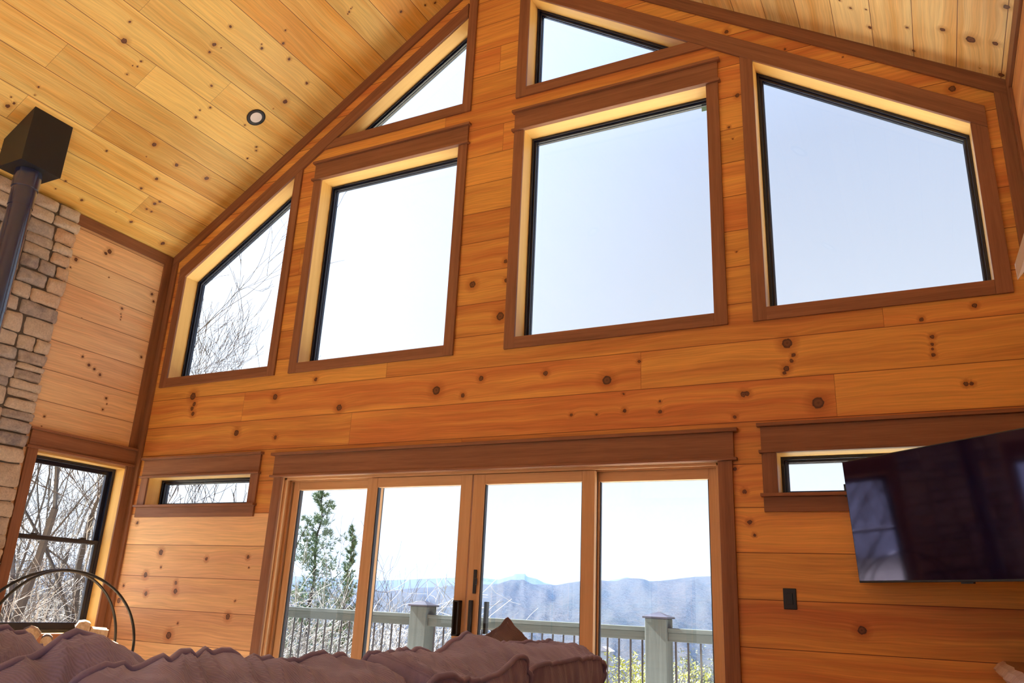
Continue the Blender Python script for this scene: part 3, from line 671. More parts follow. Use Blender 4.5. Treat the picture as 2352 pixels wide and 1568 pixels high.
back = ctr - nn*.07; cx_ = Vector((3.55, -.03, back.z))
MB().tube([back, back.lerp(cx_, .5)+Vector((.05, .05, 0)), cx_], .022, 10).obj('mount_arm', M['hardware'], tv)
MB().box((3.46, -.03, back.z-.15), (3.64, 0, back.z+.15)).obj('wall_plate', M['hardware'], tv, bev=.003)

# ---- live edge counter along the right wall
def slab_mat():
    t = NT('polished dark slab'); tc = t.n('ShaderNodeTexCoord').outputs['Object']
    mp = t.n('ShaderNodeMapping'); t.l(tc, mp.inputs[0]); mp.inputs['Scale'].default_value = (6, .9, 6)
    n = t.noise(mp.outputs[0], 4, 5, .6, .8)
    t.l(t.ramp(n, [(.3, (.05, .022, .016)), (.6, (.15, .06, .035)), (.8, (.26, .13, .08))]), t.b.inputs['Base Color'])
    t.b.inputs['Roughness'].default_value = .22; t.bump(n, .15, .01); return t.m
M['slab'] = slab_mat()
bm = MB(); n_ = 40; top, und = [], []
for i in range(n_+1):
    y = -.005 - 3.0*i/n_; e = 3.222 + .003*math.sin(i*.9) + .009*noise.noise(Vector((i*.35, 0, 3)))
    top.append((e+.012, y)); und.append((e+.004, y))
vsx = []
for (e, y), (e2, _) in zip(top, und): vsx += [(XW, y, .985), (e+.040, y, .985), (e+.014, y, .972), (e2, y, .945), (e2+.012, y, .930), (XW, y, .930)]
fsx = [(i*6+k, i*6+(k+1) % 6, (i+1)*6+(k+1) % 6, (i+1)*6+k) for i in range(n_) for k in range(6)] + [tuple(range(5, -1, -1)), tuple(n_*6+k for k in range(6))]
bm_ = bm.add(vsx, [tuple(reversed(f)) for f in fsx]); ct = bm_.obj('counter_top', M['slab'], smooth=False, fix=False, label='dark wooden live edge counter top in the lower right corner', cat='counter top')
ct.data.materials.append(plain('edge with painted sky reflection', (.58, .53, .55), .22, noise_amt=.25, scale=30))  # edge tone paler and bluer, standing in for the reflected sky
for i_, p_ in enumerate(ct.data.polygons):
    if i_ < n_*6 and i_ % 6 in (1, 2, 3): p_.material_index = 1
cab = MB().box((3.33, -2.9, 0), (XW-.002, -.024, .93)).obj('base_cabinet', M['door_wood'], bev=.003, label='light timber base under the live edge counter', cat='cabinet'); cab['along'] = (0, 0, 1)
for k in range(4):
    y0_ = -.06-.71*k
    d_ = MB().ring([(y0_-.66, .1), (y0_, .1), (y0_, .9), (y0_-.66, .9)], [(y0_-.58, .18), (y0_-.08, .18), (y0_-.08, .82), (y0_-.58, .82)], 3.31, 3.33, 'x')
    d_.box((3.322, y0_-.58, .18), (3.33, y0_-.08, .82)); do = d_.obj('cabinet_door', M['door_wood'], cab, bev=.002); do['along'] = (0, 0, 1)
    MB().box((3.285, y0_-.10+.03, .6), (3.31, y0_-.055, .75)).obj('handle', M['hardware'], do, bev=.003)

# ---- wall sconce whose pale glass leans into the right edge of the picture
M['frost'] = plain('pale frosted glass', (.86, .91, .95), .15)
def pix(u, v, d):
    """direction of a picture point, for measuring"""
    q = cam.rotation_euler.to_matrix() @ Vector(((u-1176)/1837.88, -(v-784)/1837.88, -1)); return CAM + q*d
A0, A1 = pix(2331, 605, 1.75), pix(2338, 641, 1.75)
dr = Vector((.16, .03, .46)).normalized()
sc0 = empty('wall_sconce', (XW, A0.y+.1, A0.z+.3), label='pale glass wall light just entering at the right edge', cat='wall light')
wd = (A1-A0); th = Vector((0, .006, 0))
q_ = [A0, A1, A1+Vector((.10, .02, .12)), A1+Vector((.16, .03, .42)), A0+Vector((.15, .02, .40)) ]
mb = MB(); vsx = [p for p in q_]+[p+th for p in q_]; m_ = len(q_)
mb.add(vsx, [tuple(range(m_)), tuple(range(2*m_-1, m_-1, -1))]+[(i, i+m_, (i+1) % m_+m_, (i+1) % m_) for i in range(m_)])
mb.obj('glass_shade', M['frost'], sc0)
MB().tube([A0+Vector((.15, .02, .38)), (XW-.01, A0.y+.1, A0.z+.42)], .01, 8).obj('bracket', M['hardware'], sc0)
MB().box((XW-.012, A0.y+.04, A0.z+.34), (XW, A0.y+.16, A0.z+.5)).obj('back_plate', M['hardware'], sc0, bev=.003)

# ---- unseen pale rug, added to bounce sunlight into the room
rug_m = plain('cream bounce rug', (.80, .77, .72), .95, noise_amt=.06, scale=120)
MB().box((-3.25, -4.8, .001), (.95, -.12, .014)).obj('rug', rug_m, bev=.004, label='cream rug added to bounce sunlight, unseen below the picture', cat='rug')
# ---- sofa
def fabric(name, c0, c1):
    t = NT(name); tc = t.n('ShaderNodeTexCoord').outputs['Object']; uvn = t.n('ShaderNodeAttribute', attribute_name='rib').outputs['Fac']
    rib = t.math('SINE', t.math('MULTIPLY', uvn, 2*math.pi/.0052))
    n = t.noise(tc, 9, 4); n2 = t.noise(tc, 300, 2)
    c = t.mix(t.mapr(n, .3, .7), rgb(*c0), rgb(*c1))
    c2 = t.n('ShaderNodeVectorMath', operation='SCALE'); t.l(c, c2.inputs[0]); t.l(t.math('ADD', .82, t.math('ADD', t.math('MULTIPLY', rib, .08), t.math('MULTIPLY', n2, .25))), c2.inputs[3])
    t.l(c2.outputs[0], t.b.inputs['Base Color']); t.b.inputs['Roughness'].default_value = .85
    t.b.inputs['Sheen Weight'].default_value = .6; t.b.inputs['Sheen Roughness'].default_value = .4; t.b.inputs['Sheen Tint'].default_value = rgb(.8, .8, 1)
    t.bump(t.math('ADD', rib, t.math('MULTIPLY', n2, .6)), .35, .0015); return t.m
M['fabric'] = fabric('taupe corduroy', (.30, .275, .49), (.215, .195, .365))
M['fabric_dark'] = fabric('brown corduroy', (.25, .18, .19), (.19, .135, .14))
sofa = empty('sofa', (1.6, -3.6, 0), label='taupe corduroy sofa seen from behind, facing the chimney', cat='sofa')
for nm, a, b, bw in (('base', (1.10, -5.05, .10), (2.10, -2.18, .30), .02), ('sofa_back', (1.93, -5.05, .28), (2.15, -2.18, .80), .06),
                 ('armrest', (1.10, -2.42, .28), (1.96, -2.18, .62), .06), ('armrest', (1.10, -5.29, .28), (1.96, -5.05, .62), .06)):
    MB().box(a, b).obj(nm, M['fabric'], sofa, bev=bw)
for k in range(3): MB().box((1.08, -5.04+k*.875, .30), (1.92, -5.04+(k+1)*.875-.01, .46)).obj('seat_cushion', M['fabric'], sofa, bev=.04)
for a in (1.16, 2.04):
    for b in (-5.0, -2.25): MB().tube([(a, b, 0), (a, b, .11)], [.02, .028], 10).obj('leg', M['trim'], sofa)

def cushion(name, c, size, rot, seed, mat='fabric', boxed=.62, crown=.30, wr=.012, ears=0., amp=.012, N=72, sag=0., slump=None, **k):
    """boxed cushion: local X thickness, Y width, Z height; piping along the two seams"""
    T, Wd, H = size; rot = Matrix.Rotation(rot[2], 4, 'Z') @ Matrix.Rotation(rot[1], 4, 'Y') @ Matrix.Rotation(rot[0], 4, 'X')
    e = 8.5 if not ears else 5.5
    def shape(x, y, z):
        """x,y,z on the surface of the cube [-1,1]^3"""
        # rounded square outline in y,z
        l = (abs(y)**e + abs(z)**e)**(1/e); m = max(abs(y), abs(z), 1e-6); s_ = m/l if l > 1e-6 else 1.
        s_ = 1 + (s_-1)*(1 if ears == 0 else .25)
        yy, zz = y*s_, z*s_
        # thickness: crowned in the middle, boxed at the rim
        cr_ = max(0., (1-abs(y)**2.6)*(1-abs(z)**2.6))
        xx = x*(boxed + crown*cr_**.7)
        # the boxing bulges a little
        if abs(x) < .999: g_ = 1 + .045*(1-x*x)
        else: g_ = 1.
        # seam puckers, running across the rim
        rim = max(abs(y), abs(z))**7
        a = math.atan2(zz*H, yy*Wd)
        per = (yy*Wd*.5 if abs(z) > abs(y) else zz*H*.5)
        p1 = noise.noise(Vector((per*10, x*1.2, seed))); p2 = .55-1.9*abs(noise.noise(Vector((per*25+x*1.3, x*.5, seed+5))))
        p3 = noise.noise(Vector((yy*2.1, zz*2.1, seed+9+x)))
        d = rim*(.35*p1 + .6*p2)*amp*1.2 + p3*.012
        # creases fan inwards from the seams on the faces
        fan = noise.noise(Vector((yy*9, zz*3+yy*2, seed+21)))
        px = xx*T/2 + x*(fan*.012*(1-rim) + p3*.015 + p2*.011*max(abs(y), abs(z))**3*(1-rim*.6))
        py = yy*Wd/2*g_ + (d*(1 if y > 0 else -1) if abs(y) >= abs(z) else p2*.004)
        pz = zz*H/2*g_ + (d*(1 if z > 0 else -1) if abs(z) > abs(y) else p2*.004)
        if ears:
            q = (abs(y*z))**3; pinch = 1-.75*max(abs(y), abs(z))**4; px *= pinch; py *= 1+ears*q; pz *= 1+ears*q
            ew = 1-.0*(1-min(abs(y), abs(z))**2)*max(abs(y), abs(z)); py *= ew; pz *= ew
        if z > 0:
            pz -= sag*(1-abs(y)**1.5)*z
            if slump:
                # list of (position along width -1..1, drop)
                for i in range(len(slump)-1):
                    if slump[i][0] <= y <= slump[i+1][0]:
                        f = (y-slump[i][0])/(slump[i+1][0]-slump[i][0]); f = f*f*(3-2*f)
                        pz += (slump[i][1]*(1-f)+slump[i+1][1]*f)*z
        return Vector((px, py, pz))
    bm = bmesh.new(); bmesh.ops.create_cube(bm, size=2)
    bmesh.ops.subdivide_edges(bm, edges=bm.edges[:], cuts=N, use_grid_fill=True)
    ribl = bm.verts.layers.float.new('rib')
    Rm = Matrix.Translation(Vector(c)) @ rot
    for v in bm.verts:
        x, y, z = v.co
        v[ribl] = y*Wd/2 + .005*noise.noise(Vector((y*2, z*2, seed)))
        v.co = Rm @ shape(x, y, z)
    me = bpy.data.meshes.new(name); bm.to_mesh(me); bm.free()
    o = link(name, me, M[mat], None, True, **k)
    # piping along both seams
    def loop(x):
        pts = []; n = 34
        for i in range(n): pts.append(shape(x, -1+2*i/n, 1.))
        for i in range(n): pts.append(shape(x, 1., 1-2*i/n))
        for i in range(n): pts.append(shape(x, 1-2*i/n, -1.))
        for i in range(n): pts.append(shape(x, -1., -1+2*i/n))
        return [Rm @ (p*1.0 + Vector((.004*x, 0, 0))) for p in pts]
    if not ears:
        for x in (-.985, .985):
            po = MB().tube([p for p in loop(x)], .0075, 8, closed=True).obj('piping', M[mat], o, smooth=True)
    return o
CU = dict(cat='cushion', group='loose back cushions of the sofa')
cushion('back_cushion', (1.80, -3.885, .768), (.29, .73, .50), (R(-.5), R(16), R(2)), 3., slump=((-1, .0), (-.6, .0), (0, -.008), (.4, -.022), (.75, -.016), (.95, .0), (1, .0)), amp=.018,
        label='widest sofa back cushion, second cushion from the left', **CU)
cushion('back_cushion', (1.81, -3.215, .768), (.29, .60, .50), (R(1), R(15), R(2)), 13., slump=((-1, .016), (-.4, -.012), (.1, -.016), (.68, .030), (.9, .014), (1, -.006)), amp=.013,
        label='sofa back cushion with a raised hump, left of the pillow tip', **CU)
cushion('back_cushion', (1.80, -2.61, .772), (.29, .62, .49), (0, R(13), R(-2)), 23., amp=.010, slump=((-1, -.005), (0, .0), (.6, .004), (1, -.012)),
        label='rightmost sofa back cushion', **CU)
cushion('back_cushion', (1.50, -4.37, .658), (.30, .92, .55), (R(20), R(26), R(4)), 33., amp=.02, slump=((-1, -.03), (-.3, -.01), (.35, -.02), (.85, .018), (1, .0)),
        label='large slumped sofa cushion at the left with a rounded right end', **CU)
cushion('back_cushion', (1.20, -4.33, .775), (.28, .80, .54), (R(-4), R(22), R(-3)), 43., amp=.022,
        label='sofa cushion furthest left, behind the slumped one', **CU)
cushion('throw_pillow', (1.68, -2.60, .80), (.17, .43, .43), (R(45), R(8), R(-42)), 53., mat='fabric_dark', ears=.001, boxed=.25, crown=.75,
        label='brown throw pillow showing only its upright corner behind the cushions', cat='pillow')

# ---- log hoop with firewood
HC = Vector((-3.155, -.875, .665)); RH = .585
nv = Vector((CAM.x-HC.x, CAM.y-HC.y, 0)).normalized(); ev = Vector((-nv.y, nv.x, 0))     # towards the camera / to its right
hoop = empty('log_holder', (HC.x, HC.y, 0), label='black round hoop log holder in front of the left window', cat='log holder')
def circ(axis_e, r_, n=96): return [HC + axis_e*math.cos(2*math.pi*i/n)*r_ + Vector((0, 0, 1))*math.sin(2*math.pi*i/n)*r_ for i in range(n)]
M['hoop'] = plain('black powder coated steel', (.02, .018, .016), .3)
ev2 = (Matrix.Rotation(R(37), 3, 'Z') @ ev)
MB().tube(circ(ev, RH), .011, 10, closed=True).obj('hoop', M['hoop'], hoop, smooth=True)
MB().tube(circ(ev2, RH-.004), .011, 10, closed=True).obj('hoop', M['hoop'], hoop, smooth=True)
for s in (-1, 1):
    MB().tube([HC+ev*s*.28-nv*.2+Vector((0, 0, -HC.z+.01)), HC+ev*s*.28+nv*.2+Vector((0, 0, -HC.z+.01))], .012, 8).obj('foot', M['hoop'], hoop)
    for q in (-1, 1): MB().tube([HC+ev*s*.28+nv*q*.19+Vector((0, 0, -HC.z+.015)), HC+ev*s*.28+nv*q*.12+Vector((0, 0, -.50))], .009, 8).obj('strut', M['hoop'], hoop)
def bark_mat():
    t = NT('grey brown bark'); tc = t.n('ShaderNodeTexCoord').outputs['Object']; n = t.noise(tc, 26, 5, .65); t.l(t.ramp(n, [(.3, (.08, .05, .035)), (.7, (.30, .22, .17))]), t.b.inputs['Base Color'])
    t.b.inputs['Roughness'].default_value = .9; t.bump(n, .8, .02); return t.m
def split_mat():
    t = NT('split firewood'); tc = t.n('ShaderNodeTexCoord').outputs['Object']; n = t.noise(tc, 30, 4, .6, 1.); t.l(t.ramp(n, [(.3, (.50, .30, .15)), (.7, (.78, .58, .36))]), t.b.inputs['Base Color'])
    t.b.inputs['Roughness'].default_value = .8; t.bump(n, .4, .01); return t.m
M['bark'] = bark_mat(); M['split'] = split_mat()
def log(e, z, rad, ang, seed, n, label, shape='split', ln=.42, off=0.):
    rr_ = random.Random(seed); c = HC + ev*(e-.02) + Vector((0, 0, z+.085-HC.z)) + nv*off
    if shape == 'split':
        out = [(0, -.9), (.95, -.15), (.75, .45), (.2, .95), (-.5, .85), (-.9, .2)]; barkf = {3, 4}
    else:
        out = [(math.cos(2*math.pi*i/14), math.sin(2*math.pi*i/14)) for i in range(14)]; barkf = set(range(14))
    k = len(out); seg = 10; vsx = []
    for i in range(seg+1):
        t_ = -ln/2+ln*i/seg
        for j, (a, b) in enumerate(out):
            w = 1+.10*noise.noise(Vector((i*.5, j*1.7, seed))); a2_, b2_ = a*w, b*w
            x = a2_*math.cos(ang)-b2_*math.sin(ang); y = a2_*math.sin(ang)+b2_*math.cos(ang)
            vsx.append(c + nv*(t_ + .008*noise.noise(Vector((j, seed, 4)))) + ev*x*rad + Vector((0, 0, 1))*y*rad)
    fsx = [(i*k+j, i*k+(j+1) % k, (i+1)*k+(j+1) % k, (i+1)*k+j) for i in range(seg) for j in range(k)] + [tuple(range(k-1, -1, -1)), tuple(seg*k+j for j in range(k))]
    mb = MB().add(vsx, fsx); me = mb.mesh('firewood_log'); o = link('firewood_log', me, None, None, False, label=label, cat='log', group='firewood in the log hoop')
    me.materials.append(M['split']); me.materials.append(M['bark'])
    for i, p in enumerate(me.polygons):
        if i < seg*k and (i % k) in barkf: p.material_index = 1
    return o
log(-.135, .670, .072, .4, 1, 0, 'brown log with an orange cut face, left of the middle of the pile')
log(-.36, .640, .070, 1.9, 2, 0, 'dark barked log at the left end of the pile')
log(-.02, .640, .040, 0, 3, 0, 'thin round log in the middle of the pile', 'round')
log(.165, .625, .088, 0, 4, 0, 'thick round log with a pale end, right of the middle', 'round')
log(.33, .665, .100, 2.4, 5, 0, 'sunlit white split log on top at the right of the pile')
log(.215, .74, .060, .9, 6, 0, 'small ragged split log on top of the pile')
log(.43, .60, .075, 3.6, 7, 0, 'sunlit split log at the right end of the pile')
ORD = ('leftmost', 'second', 'third', 'fourth', 'fifth', 'sixth', 'last')
hid = [(-.40, .50, .06), (-.25, .52, .07), (-.10, .535, .05), (.04, .51, .07), (.20, .47, .07), (.36, .48, .05), (-.30, .37, .07), (-.14, .39, .065), (.02, .36, .07), (.19, .31, .07), (.33, .36, .06), (-.17, .25, .07), (.0, .21, .07), (.15, .17, .06)]
for i, (e, z, rd) in enumerate(hid): log(e, z, rd, i*1.3, 20+i, 0, '%s firewood log, %s from the left in the %s row of the pile' % ('split' if i % 3 else 'round', ('first', 'second', 'third', 'fourth', 'fifth', 'sixth')[(i, i-6, i-11)[(i > 5)+(i > 10)]], ('middle', 'lower', 'bottom')[(i > 5)+(i > 10)]), 'split' if i % 3 else 'round')

# ---- unlit recessed lights, then uplights added out of view as fill
def lamp_light(kind, name, loc, power, color, parent, direction=(0, 0, -1), size=.1, spread=None):
    d = bpy.data.lights.new(name, kind); o = bpy.data.objects.new(name, d); COL.objects.link(o)
    d.energy = power; d.color = color
    if kind == 'AREA':
        d.shape = 'DISK'; d.size = size
        if spread: d.spread = spread
    o.location = loc; o.rotation_euler = Vector(direction).to_track_quat('-Z', 'Y').to_euler()
    o.parent = parent; o.matrix_parent_inverse = Matrix.Translation(-Vector(parent.location)); return o
WHITE = (.86, .93, 1.)
for x, y in ((2.255, -1.6), (-2.255, -3.6), (2.255, -3.9), (-2.255, -6.2), (2.255, -6.4), (-.9, -4.2), (.9, -4.2), (-.9, -7.0), (.9, -7.0)):
    r0_ = make_recessed(x, y, 'recessed light, %s slope, %s, %s of its row' % ('left' if x < 0 else 'right', 'near the ridge' if abs(x) < 1 else 'low down', {-1.6: 'first', -3.6: 'second', -3.9: 'second', -6.2: 'last', -6.4: 'last', -4.2: 'first', -7.0: 'last'}[y]))
brass = plain('brushed dark metal', (.08, .07, .06), .35, metal=1.)
for x, y, lb in ((-3.2, -5.3, 'added fill uplight against the left wall, unseen behind the camera'), (3.2, -6.6, 'added fill uplight against the right wall, unseen behind the camera'), (-3.2, -8.5, 'added fill uplight in the rear left corner, out of view'), (3.2, -8.5, 'added fill uplight in the rear right corner, out of view')):
    fl_ = empty('fill_lamp', (x, y, 0), label=lb, cat='fill lamp', group='added fill uplights, out of view')  # unseen lamp, put in to brighten ceiling and walls
    MB().tube([(x, y, 0), (x, y, .02), (x, y, .03)], [.15, .15, .02], 32).obj('base', brass, fl_)
    MB().tube([(x, y, .03), (x, y, 1.75)], .012, 12).obj('pole', brass, fl_)
    mb = MB(); pr = [(.02, 1.73), (.10, 1.76), (.17, 1.83), (.165, 1.835), (.095, 1.77), (.001, 1.755)]
    vx = [(x+a*math.cos(2*math.pi*k/32), y+a*math.sin(2*math.pi*k/32), b) for a, b in pr for k in range(32)]
    mb.add(vx, [(i*32+k, i*32+(k+1) % 32, (i+1)*32+(k+1) % 32, (i+1)*32+k) for i in range(len(pr)-1) for k in range(32)]).obj('lamp_shade', brass, fl_)
    lamp_light('AREA', 'uplight', (x, y, 1.81), UP, WHITE, fl_, (0, 0, 1), .22)
# =========================================================== outside
M['deck'] = plain('pale composite decking', (.74, .70, .64), .7, noise_amt=.06, scale=8)
mb = MB()
for i in range(17): mb.box((-5.6, .26+i*.145, -.09), (5.2, .26+i*.145+.139, -.055))
mb.obj('deck', M['deck'], label='pale board deck outside the sliding door', kind='structure', cat='deck')
M['rail'] = timber('weathered grey green timber', (.095, .112, .112), (.05, .062, .062), rough=.8, knotamt=.6, kscale=3.)
M['cap'] = plain('slate post cap', (.03, .03, .05), .5)
PYF = 2.40; PW = .205
def post(x, label):
    root = empty('deck_post', (x, PYF, -.06), label=label, cat='post', group='deck railing posts')
    o = MB().box((x-PW/2, PYF, -.3), (x+PW/2, PYF+PW, 1.085)).obj('post_body', M['rail'], root, bev=.006); o['along'] = (0, 0, 1)
    c = PW/2+.018; q = .03
    mb = MB(); yc = PYF+PW/2
    mb.add([(x-c, yc-c, 1.085), (x+c, yc-c, 1.085), (x+c, yc+c, 1.085), (x-c, yc+c, 1.085), (x-c, yc-c, 1.100), (x+c, yc-c, 1.100), (x+c, yc+c, 1.100), (x-c, yc+c, 1.100), (x, yc, 1.145)],
           [(0, 3, 2, 1), (0, 1, 5, 4), (1, 2, 6, 5), (2, 3, 7, 6), (3, 0, 4, 7), (4, 5, 8), (5, 6, 8), (6, 7, 8), (7, 4, 8)])
    mb.obj('post_cap', M['cap'], root, label='dark pyramid cap'); return root
PX = [-4.575, -1.955, .655, 3.27]
for x, lb in zip(PX, ('deck railing post beyond the left end of the door glass', 'deck railing post seen left of the door handles', 'deck railing post seen through the far right door panel', 'deck railing post hidden by the wall at the right')): post(x, lb)
M['baluster'] = plain('black aluminium baluster', (.035, .035, .045), .4)
secs = list(zip(PX[:-1], PX[1:]))
names = ('section of deck railing behind the two left door panels', 'middle section of deck railing, between the two posts in view', 'section of deck railing right of the right post')
for (xa, xb), lb in zip(secs, names):
    root = empty('deck_railing', ((xa+xb)/2, PYF, -.06), label=lb, cat='railing', group='deck railing sections')
    xa += PW/2; xb -= PW/2; yc = PYF+.10
    for nm, a, b in (('top_rail', (xa, yc-.07, .968), (xb, yc+.07, 1.006)), ('upper_rail', (xa, yc-.055, .890), (xb, yc-.02, .968)), ('lower_rail', (xa, yc-.02, .06), (xb, yc+.02, .13))):
        o = MB().box(a, b).obj(nm, M['rail'], root, bev=.004); o['along'] = (1, 0, 0)
    nb = 21; st_ = (xb-xa)/nb
    proto = MB().tube([(0, 0, .09), (0, 0, .93)], .0095, 8).mesh('baluster')
    proto.materials.append(M['baluster'])
    for i in range(nb):
        o = bpy.data.objects.new('baluster', proto); COL.objects.link(o); o.parent = root; o.matrix_parent_inverse = Matrix.Translation(-root.location)
        o.location = (xa+st_*(i+.5), yc, 0)

# ---- ground, valley and mountains: one relief in polar coordinates about the house
FAR = [(-36.11, .0204), (-32.92, .0251), (-30.97, .0279), (-29.09, .0292), (-28.01, .0281), (-27.27, .0321), (-27.03, .0333), (-26.89, .0355), (-26.2, .0362), (-26.07, .0331), (-25.41, .0311), (-24.87, .027), (-24.0, .0242), (-21.3, .0297), (-19.83, .0347), (-19.18, .0377), (-18.8, .0354), (-17.49, .0324), (-10, .03)]
MAIN = [(-60, .004), (-36.05, .0096), (-32.88, .0157), (-29.07, .0217), (-27.79, .0237), (-24.74, .0261), (-24.0, .0257), (-23.14, .0293), (-22.4, .0313), (-21.1, .0333), (-17.81, .0332), (-16.85, .0363), (-15.18, .0409), (-13.75, .0418), (-5, .045)]
def interp(tab, a):
    if a <= tab[0][0]: return tab[0][1]
    for (p, q), (r, s) in zip(tab, tab[1:]):
        if a <= r: return q+(s-q)*(a-p)/(r-p)
    return tab[-1][1]
def sstep(a, b, x):
    x = min(1, max(0, (x-a)/(b-a))); return x*x*(3-2*x)
RM, RF = 2600., 5200.
def ground(r, az):
    """height at distance r (m) from the house, azimuth az (deg, 0 = straight out, negative left)"""
    k = .05 + .17*sstep(-50, -33, az)
    near = -2.3 - k*max(0, r-9)
    if az < -44: near += sstep(14, 45, r)*1.5*sstep(-44, -56, az)
    valley = -105.
    h = near*(1-sstep(120, 600, r)) + valley*sstep(120, 600, r)
    hm = CAM.z + RM*interp(MAIN, az) - 6
    n = noise.fractal(Vector((az*.35, r*.0016, 1.)), 1., 2., 4)
    up_ = sstep(1050, RM, r)**1.15
    h = h*(1-up_)+hm*up_ + n*22*sstep(700, 1500, r)*(1-sstep(RM*.93, RM, r))
    if r > RM:
        down = sstep(RM, RM*1.25, r); h = hm*(1-down) + -40*down
        hf = CAM.z + RF*interp(FAR, az) - 8
        uf = sstep(RM*1.3, RF, r); h = h*(1-uf)+hf*uf
        if r > RF: h = hf - (r-RF)*.4
    return h
vs, fs = [], []
rs = [6.2*1.12**i for i in range(50)]; rs = [r for r in rs if r < 1000] + [1000+50*i for i in range(0, 33)] + [RM+70*i for i in range(0, 38)] + [RF+60, RF+300]
azs = [-170+2.*i for i in range(56)] + [-60+.25*i for i in range(0, 220)] + [-4+2*i for i in range(0, 87)]
azs += [-28+.1*i for i in range(0, 41)]
azs = sorted(set(a for a in azs if a < 168))
for r in rs:
    for a in azs:
        t_ = math.radians(a); x, y = r*math.sin(t_), r*math.cos(t_)
        if r > 900: x += CAM.x; y += CAM.y
        z = ground(r, a) + (noise.noise(Vector((x*.02, y*.02, 5)))*min(6, r*.02) if r < 900 else 0)
        if r > 900: z += 1.2*noise.noise(Vector((x*.01, y*.01, 9)))
        if a < -90 or a > 90: z = max(-3.5, -.4 - max(0, (r-9))*.02) if r < 60 else -1.5-(r-60)*.05
        vs.append((x, y, z))
na = len(azs)
for i in range(len(rs)-1):
    for j in range(na-1): fs.append((i*na+j, i*na+j+1, (i+1)*na+j+1, (i+1)*na+j))
me = bpy.data.meshes.new('hills'); me.from_pydata(vs, [], fs); me.update()
t = NT('wooded hills in winter'); tc = t.n('ShaderNodeTexCoord').outputs['Object']
gm = t.n('ShaderNodeNewGeometry'); ss = t.n('ShaderNodeSeparateXYZ'); t.l(gm.outputs['Position'], ss.inputs[0])
n1 = t.noise(tc, .004, 5, .6); n2 = t.noise(tc, .045, 4, .7); n3 = t.noise(tc, 1.3, 4, .6)
c = t.mix(t.mapr(n1, .35, .65), rgb(.022, .022, .024), rgb(.013, .018, .017))
c = t.mix(t.mapr(n2, .42, .62), c, rgb(.034, .032, .032))
c = t.mix(t.mapr(n3, .4, .7), c, t.mix(.5, c, rgb(.08, .065, .045)))
cd = t.n('ShaderNodeVectorMath', operation='LENGTH'); t.l(gm.outputs['Position'], cd.inputs[0])
c = t.mix(t.mapr(cd.outputs['Value'], 14., 60., 1., 0.), c, t.mix(n3, rgb(.62, .55, .42), rgb(.48, .44, .32)))   # dry pale grass round the house
t.l(c, t.b.inputs['Base Color']); t.b.inputs['Roughness'].default_value = 1.; t.b.inputs['Specular IOR Level'].default_value = 0
t.bump(t.math('ADD', n2, t.math('MULTIPLY', n3, .02)), .5, 18.)
link('hills', me, t.m, smooth=True, label='hillside, wooded valley and blue mountain ridges with a flat topped peak', kind='structure', cat='hills')

def gpos(r, az):
    a = math.radians(az); x, y = CAM.x + r*math.sin(a), CAM.y + r*math.cos(a)
    rr_ = math.hypot(x, y); aa = math.degrees(math.atan2(x, y)); return Vector((x, y, ground(rr_, aa) - .15))

# ---- haze: a real scattering volume lying over the valley and the mountains
HAZE = True
if HAZE:
    hz = bpy.data.materials.new('valley haze'); hz.use_nodes = True; nt = hz.node_tree; nt.nodes.clear()
    oo = nt.nodes.new('ShaderNodeOutputMaterial'); vsn = nt.nodes.new('ShaderNodeVolumeScatter'); nt.links.new(vsn.outputs[0], oo.inputs['Volume'])
    vsn.inputs['Color'].default_value = rgb(.24, .47, 1.); vsn.inputs['Density'].default_value = .000088; vsn.inputs['Anisotropy'].default_value = 0.
    # box aligned with the view to the valley
    a0 = math.radians(-27); fwd = Vector((math.sin(a0), math.cos(a0), 0)); sd = Vector((fwd.y, -fwd.x, 0)); o0 = Vector((CAM.x, CAM.y, 0)) + fwd*380
    q = [o0-sd*900, o0+sd*900, o0+fwd*6200+sd*5200, o0+fwd*6200-sd*5200]
    mb = MB(); mb.add([(p.x, p.y, -140) for p in q]+[(p.x, p.y, 190) for p in q], [(0, 3, 2, 1), (4, 5, 6, 7), (0, 1, 5, 4), (1, 2, 6, 5), (2, 3, 7, 6), (3, 0, 4, 7)])
    mb.obj('valley_haze', hz, label='blue haze lying over the valley and the mountains', kind='stuff', cat='haze')
    S.cycles.volume_bounces = 0

# ---- trees
def wood(name, c0, c1):
    t = NT(name); tc = t.n('ShaderNodeTexCoord').outputs['Object']; n = t.noise(tc, 7, 4)
    t.l(t.mix(n, rgb(*c0), rgb(*c1)), t.b.inputs['Base Color']); t.b.inputs['Roughness'].default_value = .9; t.b.inputs['Specular IOR Level'].default_value = .1; return t.m
M['twig'] = wood('grey bark', (.045, .040, .042), (.085, .078, .080))
M['twig_pale'] = wood('pale winter twigs', (.26, .25, .25), (.44, .42, .40))
M['twig_dark'] = wood('dark bark', (.03, .026, .028), (.06, .052, .052))
M['twig_red'] = wood('russet twigs', (.10, .07, .055), (.17, .13, .10))
def leafmat(name, c0, c1):
    t = NT(name); oi = t.n('ShaderNodeNewGeometry'); tc = t.n('ShaderNodeTexCoord').outputs['Object']; n = t.noise(tc, 3, 2)
    f = t.math('ADD', t.math('MULTIPLY', oi.outputs['Random Per Island'], .6), t.math('MULTIPLY', n, .4))
    t.l(t.mix(f, rgb(*c0), rgb(*c1)), t.b.inputs['Base Color']); t.b.inputs['Roughness'].default_value = .6; return t.m
M['needles'] = leafmat('pine needles', (.022, .080, .065), (.13, .18, .07))
M['leaf_yellow'] = leafmat('yellow green leaves', (.16, .19, .03), (.46, .45, .07))
M['leaf_olive'] = leafmat('olive leaves', (.05, .075, .03), (.14, .15, .06))

